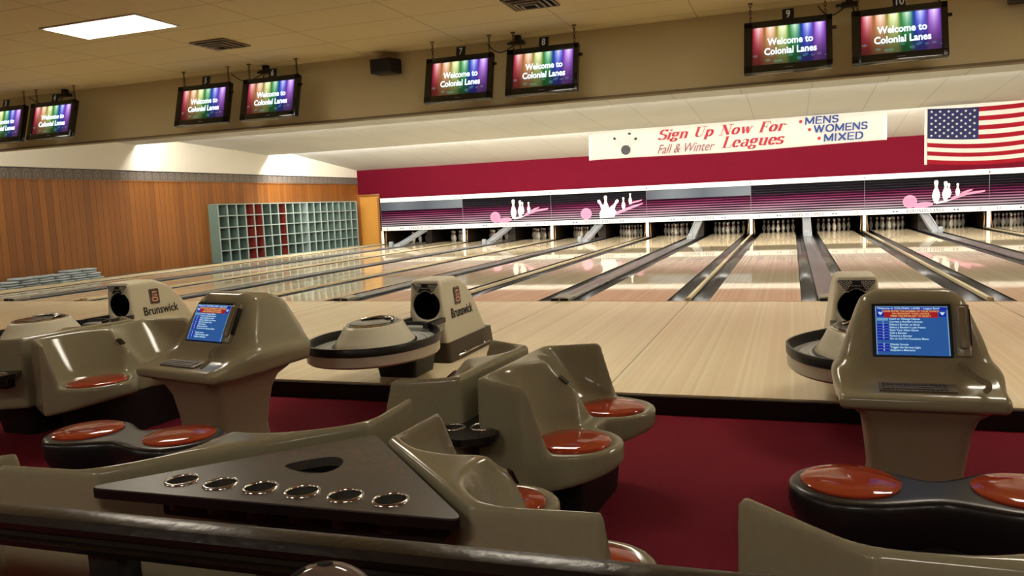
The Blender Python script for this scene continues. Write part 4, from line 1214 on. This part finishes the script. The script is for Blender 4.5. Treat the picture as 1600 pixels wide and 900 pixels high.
dup(s2, (11.21, -8.28, 0), 0, 'beige seat shell tip showing at the left edge beside the rail', scale=(1.14, 1, 1))

# ------------------------------------------------------------------ tables
def ring_cup(t, x, y, z, r=.044):
    bm = bmesh.new(); lathe(bm, [(r - .003, -.002), (r - .003, .004), (r, .006), (r + .006, .004), (r + .007, -.001)], 32, (x, y, z), cap=False)
    o = bm_obj('cup_ring', bm, M_chrome, t, smooth=True)
    bm = bmesh.new(); lathe(bm, [(r - .002, .001), (r - .004, -.075), (0, -.08)], 28, (x, y, z), cap=False)
    bm_obj('cup_well', bm, mat('cup_well_grey', (66, 62, 56), .4), t, smooth=True)
def plate_with_holes(name, outer, holes, z0, z1, m, parent):
    bm = bmesh.new()
    loops = [outer] + holes
    allv = []
    for z in (z1, z0):
        edges = []; lv = []
        for lp in loops:
            vs_ = [bm.verts.new((x, y, z)) for x, y in lp]; lv.append(vs_)
            for i in range(len(vs_)): edges.append(bm.edges.new((vs_[i], vs_[(i + 1) % len(vs_)])))
        bmesh.ops.triangle_fill(bm, use_beauty=True, use_dissolve=False, edges=edges)
        allv.append(lv)
    for a, b in zip(*allv):
        n = len(a)
        for i in range(n): bm.faces.new((a[i], a[(i + 1) % n], b[(i + 1) % n], b[i]))
    return bm_obj(name, bm, m, parent)
def circ(x, y, r, n=32): return [(x + r * math.cos(2 * PI * k / n), y + r * math.sin(2 * PI * k / n)) for k in range(n)]
def round_poly(pts, r, n=6):
    out = []
    N = len(pts)
    for i in range(N):
        p0, p1, p2 = Vector(pts[i - 1]), Vector(pts[i]), Vector(pts[(i + 1) % N])
        a, b = (p0 - p1).normalized(), (p2 - p1).normalized()
        for k in range(n + 1):
            s = k / n; q = p1 + a * r * (1 - s) ** 2 + b * r * s ** 2
            out.append((q.x, q.y))
    return out
TZ = .525
t = thing('triangular_table', 'dark speckled triangular table with six cup holders between two seat shells', 'table', (12.975, -8.05, 0))
A = [(-.585, -.115), (.575, -.08), (-.01, .53)]
cups = [(-.345 + .135 * i, -.005) for i in range(6)]
cups = [(x + .005, y) for x, y in cups]
slot = []
for k in range(30):
    a = 2 * PI * k / 30; ca, sa = math.cos(a), math.sin(a)
    slot.append((-.035 + .088 * ca * math.cos(.25) - .068 * sa * (1 + .5 * ca) * math.sin(.25), .20 + .088 * ca * math.sin(.25) + .068 * sa * (1 + .5 * ca) * math.cos(.25)))
plate_with_holes('tabletop', round_poly(A, .05), [circ(x, y, .0455) for x, y in cups] + [slot], TZ - .028, TZ, M_table, t)
bm = bmesh.new()
o1 = [(x, y) for x, y in round_poly(A, .05)]
loft(bm, [[(x * 1.006, .1 + (y - .1) * 1.006, z) for x, y in o1] for z in (TZ - .03, TZ - .004)], close_ends=False)
bm_obj('edge_band', bm, M_black, t)
bm = bmesh.new(); loft(bm, [[(x, y, TZ - .028) for x, y in slot], [(-.035 + (x + .035) * .8, .2 + (y - .2) * .8, TZ - .14) for x, y in slot]], close_ends=False)
bm.faces.new([v for v in bm.verts][-30:]); bm_obj('waste_opening', bm, M_pit, t)
for x, y in cups: ring_cup(t, x, y, TZ)
bm = bmesh.new(); loft(bm, [[(x + 0, y + .12, ZC) for x, y in rrect(.16, .13, .03)], [(x, y + .12, TZ - .03) for x, y in rrect(.12, .1, .03)]]); bm_obj('pedestal', bm, M_dark, t)
bm = bmesh.new(); add_box(bm, (-.40, -.03, TZ - .10), (.48, .05, TZ - .03), .01); bm_obj('under_bracket', bm, M_dark, t)

t = thing('cup_shelf', 'small black shelf with two cup rings wedged between the central seat shells', 'shelf', (13.0, -6.80, 0))
SZ = .345
out = round_poly([(-.11, .27), (-.215, .14), (-.13, -.12), (.03, -.19), (.15, -.11), (.14, .06), (.03, .20)], .03)
c2 = [(-.062, -.015), (.055, .010)]
plate_with_holes('shelf_top', out, [circ(x, y, .0455) for x, y in c2], SZ - .03, SZ, mat('shelf_black', (26, 25, 26), .22, .5), t)
for x, y in c2: ring_cup(t, x, y, SZ)
box('bracket', (-.06, .06, SZ - .11), (.03, .19, SZ - .03), M_dark, t, bevel=.01)
t2 = dup(t, (9.50, -6.27, .0), math.radians(-4), 'small black shelf with cup rings at the left edge of the seats')

# ------------------------------------------------------------------ round stools in front of the consoles
def bench(label, loc, rz=0.):
    t = thing('scorer_bench', label, 'bench', loc, rz, 'black double stools in front of the scoring consoles')
    def plan(x, y):
        c = np.minimum(np.hypot(x - .27, y) - .205, np.hypot(x + .27, y) - .205)
        w = np.maximum(np.abs(x) - .27, np.abs(y + .035) - .105)
        return smin(c, w, .14)
    def F(x, y, z):
        d = plan(x, y)
        d = d + .10 * np.clip((.20 - z) / .2, 0, 1) ** 1.5
        return smax(smax(d, z - .262, .03), .06 - z, .03)
    sdf_obj('bench_top', F, (-.52, -.25, .03), (.52, .25, .29), .0125, M_blackg if False else mat('bench_black', (30, 30, 31), .3, .5, noise=.2, nscale=20), t, 2)
    bm = bmesh.new(); loft(bm, [[(x, y, ZC) for x, y in rrect(.30, .11, .05)], [(x, y, .10) for x, y in rrect(.34, .10, .06)]]); bm_obj('pedestal', bm, M_dark, t, angle=40)
    for s in (-1, 1):
        lathe_obj('cushion', [(0, -.006), (.158, -.006), (.163, 0), (.163, .007), (.153, .012), (.08, .017), (0, .018)], M_orange, t, 40, loc=(s * .27, 0, .262), angle=60)
    return t
b1 = bench('black double stool with round orange pads at the right', (14.755, -6.90, 0), math.radians(2))
dup(b1, (11.31, -6.94, 0), math.radians(2), 'black double stool with round orange pads at the left')

# ------------------------------------------------------------------ scoring consoles
def console(label, loc, rz=0.):
    t = thing('scoring_console', label, 'console', loc, rz, 'scoring consoles with blue screens')
    sil = [(-.315, .365), (.315, .365), (.322, .45), (.285, .60), (.225, .80), (.16, .865), (-.16, .865), (-.225, .80), (-.285, .60), (-.322, .45)]
    prof = [(.16, .38), (.82, .40), (.81, .56), (.72, .76), (.60, .845), (.42, .868), (.37, .84), (.20, .49)]
    lip = [(0., .378), (.03, .36), (.74, .37), (.74, .47), (.25, .475), (.03, .43), (.0, .415)]
    tilt = math.atan2(.17, .35)
    ct, st_ = math.cos(tilt), math.sin(tilt)
    def face(x, y, z):      # coordinates on the sloped screen face: along x, up the slope, out of the face
        dy, dz = y - .20, z - .49
        return x, dy * st_ + dz * ct, -(dy * ct - dz * st_)
    def F(x, y, z):
        s_ = convex(x, z, sil) * .97
        shr = np.clip(y - .35, 0, 1) * .14
        h_ = smax(s_ + shr, convex(y, z, prof), .14)
        l_ = smax(np.abs(x) - .318 + shr * .6 + .9 * np.clip(.03 - y, 0, 1) * .2, convex(y, z, lip), .03)
        d = smin(h_, l_, .08)
        a, b, c = face(x, y, z)
        rec = np.maximum(np.maximum(np.abs(a + .012) - .158, np.abs(b - .19) - .122), np.abs(c) - .02)
        return smax(d, -rec, .008)
    sdf_obj('cabinet', F, (-.36, -.04, .33), (.36, .88, .91), .0115, M_shell2, t, 1)
    Mf = Matrix.Translation((0, .20, .49)) @ Matrix.Rotation(-tilt, 4, 'X')      # x right, z up the slope, -y outwards
    def on(o): o.matrix_local = Mf; return o
    sb = on(box('screen_surround', (-.168, .008, .070), (.144, .02, .310), M_black, t))
    cx, cz, hw, hh = -.012, .186, .143, .110
    scr = on(box('screen', (cx - hw, .002, cz - hh), (cx + hw, .010, cz + hh), M_scrblue, t))
    def rect(name, u0, v0, u1, v1, m, d=.0): return box(name, (cx - hw + 2 * hw * u0, .0004 - d, cz - hh + 2 * hh * v0), (cx - hw + 2 * hw * u1, .0018 - d, cz - hh + 2 * hh * v1), m, scr)
    rect('border_line', 0, 0, .012, 1, M_scrlight); rect('border_line', .985, 0, 1, .93, M_scrlight)
    rect('title_bar', .02, .925, .985, .985, M_scrblue2); rect('title_bar', 0, .985, 1, 1, M_scrlight)
    rect('red_panel', .115, .765, .865, .92, M_scrred)
    for u in (.02, .875):
        rect('icon_box', u, .79, u + .10, .915, M_scrblue2)
        bm = bmesh.new(); s_ = .1 * 2 * hw
        prism(bm, [(-.011, .008), (-.006, .003), (-.004, .008), (0, .003), (.004, .008), (.006, .003), (.011, .008), (.006, -.003), (0, -.009), (-.006, -.003)], 0, .0006, M=Matrix.Translation((cx - hw + 2 * hw * (u + .05), -.0002, cz - hh + 2 * hh * .855)) @ XZ)
        bm_obj('icon', bm, M_scrtext, scr)
    def line(txt, u, v, size, m=M_scrtext, al='LEFT'):
        text_obj('lettering', txt, size, m, scr, (cx - hw + 2 * hw * u, -.0008, cz - hh + 2 * hh * v), ext=.0003, align=al, bold=.0002)
    line('Welcome to COLONIAL LANES - League Bowl', .03, .955, .0125)
    for v, s_ in ((.895, 'PLEASE ENTER THE NUMBER OF YOUR CHOICE'), (.845, 'OR HIGHLIGHT YOUR CHOICE'), (.795, 'PRESS THE ENTER KEY TO SELECT')): line(s_, .49, v, .0105, M_scryel, 'CENTER')
    items = ['Insert or Change Names', "Correct a Bowler's Scores", 'Select a Bowler to Bowl', "Select a Bowler's Last Frame", 'Start Your Next Game', 'Add a Bowler', 'Remove a Bowler', 'Go to the Pro Functions Menu', None, 'Display Scores', 'Toggle the Service Light', 'Request a Mechanic']
    v = .735
    for i, s_ in enumerate(items):
        if s_:
            line(s_, .19, v, .0122)
            if i != 1: rect('key_box', .02, v - .025, .175, v + .022, M_scrlight if i == 0 else M_scrblue2)
            if i: rect('key_box_line', .02, v + .020, .175, v + .026, M_scrlight)
            if i: line(str((i if i < 8 else i - 1) % 10), .095, v, .0105)
        v -= .0585
    # handset on the right of the screen and its coiled cord
    hs = on(box('handset_cradle', (.152, -.012, .070), (.212, .012, .305), M_shell2, t, bevel=.008))
    hd = on(box('handset', (.162, -.030, .10), (.198, -.008, .290), mat('handset_beige', (140, 130, 106), .3), t, bevel=.011, seg=3))
    slt = on(box('cradle_slot', (.207, -.0135, .12), (.2125, .012, .28), M_ink, t))
    pts = []
    base_pts = [Vector((.165, .19, .52)), Vector((.18, .13, .50)), Vector((.215, .10, .475)), Vector((.235, .07, .468)), Vector((.235, .045, .455)), Vector((.225, .035, .445))]
    def cat(p, s):
        i = min(int(s * (len(p) - 1)), len(p) - 2); f = s * (len(p) - 1) - i
        p0, p1, p2, p3 = p[max(i - 1, 0)], p[i], p[i + 1], p[min(i + 2, len(p) - 1)]
        return .5 * ((2 * p1) + (p2 - p0) * f + (2 * p0 - 5 * p1 + 4 * p2 - p3) * f * f + (3 * p1 - p0 - 3 * p2 + p3) * f ** 3)
    for i in range(481):
        s = i / 480; c = cat(base_pts, s); a = s * 2 * PI * 34
        pts.append(c + Vector((.0, .0, .012)) + .0105 * (math.cos(a) * Vector((1, .2, 0)) + math.sin(a) * Vector((0, .4, .9))))
    tube_obj('coiled_cord', pts, .0022, mat('cord_beige', (136, 126, 100), .5), t, 5)
    # keyboard strip in the lip
    kt = math.atan2(.045, .22)
    Mk = Matrix.Translation((-.02, .09, .447)) @ Matrix.Rotation(kt, 4, 'X')
    kb = box('keyboard', (-.14, -.035, -.006), (.15, .04, .004), mat('keyboard_grey', (104, 97, 78), .5), t); kb.matrix_local = Mk
    bm = bmesh.new()
    for j in range(3):
        for i in range(15): add_box(bm, (-.128 + i * .0165, -.026 + j * .02, .0035), (-.115 + i * .0165, -.011 + j * .02, .008))
    bm_obj('key', bm, mat('key_dark', (84, 80, 68), .5), kb)
    # flared pedestal
    bm = bmesh.new()
    loft(bm, [[(x, y + .33, z) for x, y in rrect(hx, hy, .06)] for hx, hy, z in ((.185, .19, ZC), (.18, .18, ZC + .15), (.19, .19, .12), (.205, .21, .24), (.225, .24, .31), (.265, .29, .355), (.28, .30, .375))])
    bm_obj('pedestal', bm, mat('pedestal_beige', (150, 136, 112), .45, noise=.08, nscale=80), t, angle=50)
    return t
c1 = console('beige scoring console with a blue screen at the right', (14.80, -6.32, 0), math.radians(0))
dup(c1, (10.98, -6.33, 0), math.radians(-12), 'beige scoring console with a blue screen at the left, with a grey coiled cord', scale=(1.06, 1.06, 1.0))

# ------------------------------------------------------------------ handrail in front of the camera, and a ball on its rack
t = thing('handrail', 'dark worn wooden handrail running across the bottom of the view', 'handrail', (.008, -8.445 - 13.3 * math.sin(.035), -.012), .035)
prof = [(-.052, .535), (-.055, .548), (-.040, .556), (-.036, .566), (-.045, .574), (-.045, .588), (-.030, .603), (0, .608), (.028, .604), (.042, .590), (.042, .572), (.034, .562), (.038, .552), (.048, .545), (.046, .535)]
bm = bmesh.new(); loft(bm, [[(x, y, z) for y, z in prof] for x in (XL + .05, 11.0, 12.0, 13.0, 14.0, 14.72)])
bm_obj('rail_bar', bm, M_rail, t, angle=35)
for x in (6.6, 8.7, 10.75, 12.80, 14.66):
    bm = bmesh.new(); add_box(bm, (x - .045, -.035, ZC + .012), (x + .045, .035, .54), .006); bm_obj('post', bm, mat('post_black', (20, 18, 16), .4), t, angle=40)
t = thing('ball_rack', 'dark ball shelf just behind the handrail, below the view', 'rack', (13.5, -8.655, 0))
for y in (-.075, .075):
    bm = bmesh.new(); tube(bm, [(-.9, y, .44), (.9, y, .44)], .013, 8); bm_obj('shelf_rail', bm, M_black, t)
for x in (-.85, .85):
    box('leg', (x - .02, -.11, ZC), (x + .02, .11, .45), M_black, t)
def bowling_ball(loc, label):
    t = thing('bowling_ball', label, 'bowling ball', loc)
    bm = bmesh.new(); bmesh.ops.create_uvsphere(bm, u_segments=48, v_segments=28, radius=.1085); bm_obj('ball', bm, M_ballbrown, t, smooth=True)
    bm = bmesh.new()
    for d in (Vector((-.38, -.12, .9)), Vector((-.30, .30, .9)), Vector((-.02, .12, 1.0))):
        d.normalize(); q = d.to_track_quat('Z', 'Y').to_matrix().to_4x4()
        r = lathe(bm, [(.0, .1086), (.0135, .1089), (.0148, .1084)], 16, cap=False)
        bmesh.ops.transform(bm, matrix=q, verts=[v for rg in r for v in rg])
    bm_obj('finger_hole', bm, M_pit, t)
bowling_ball((13.500, -8.655, .5365), 'brown bowling ball with finger holes at the bottom edge below the handrail')
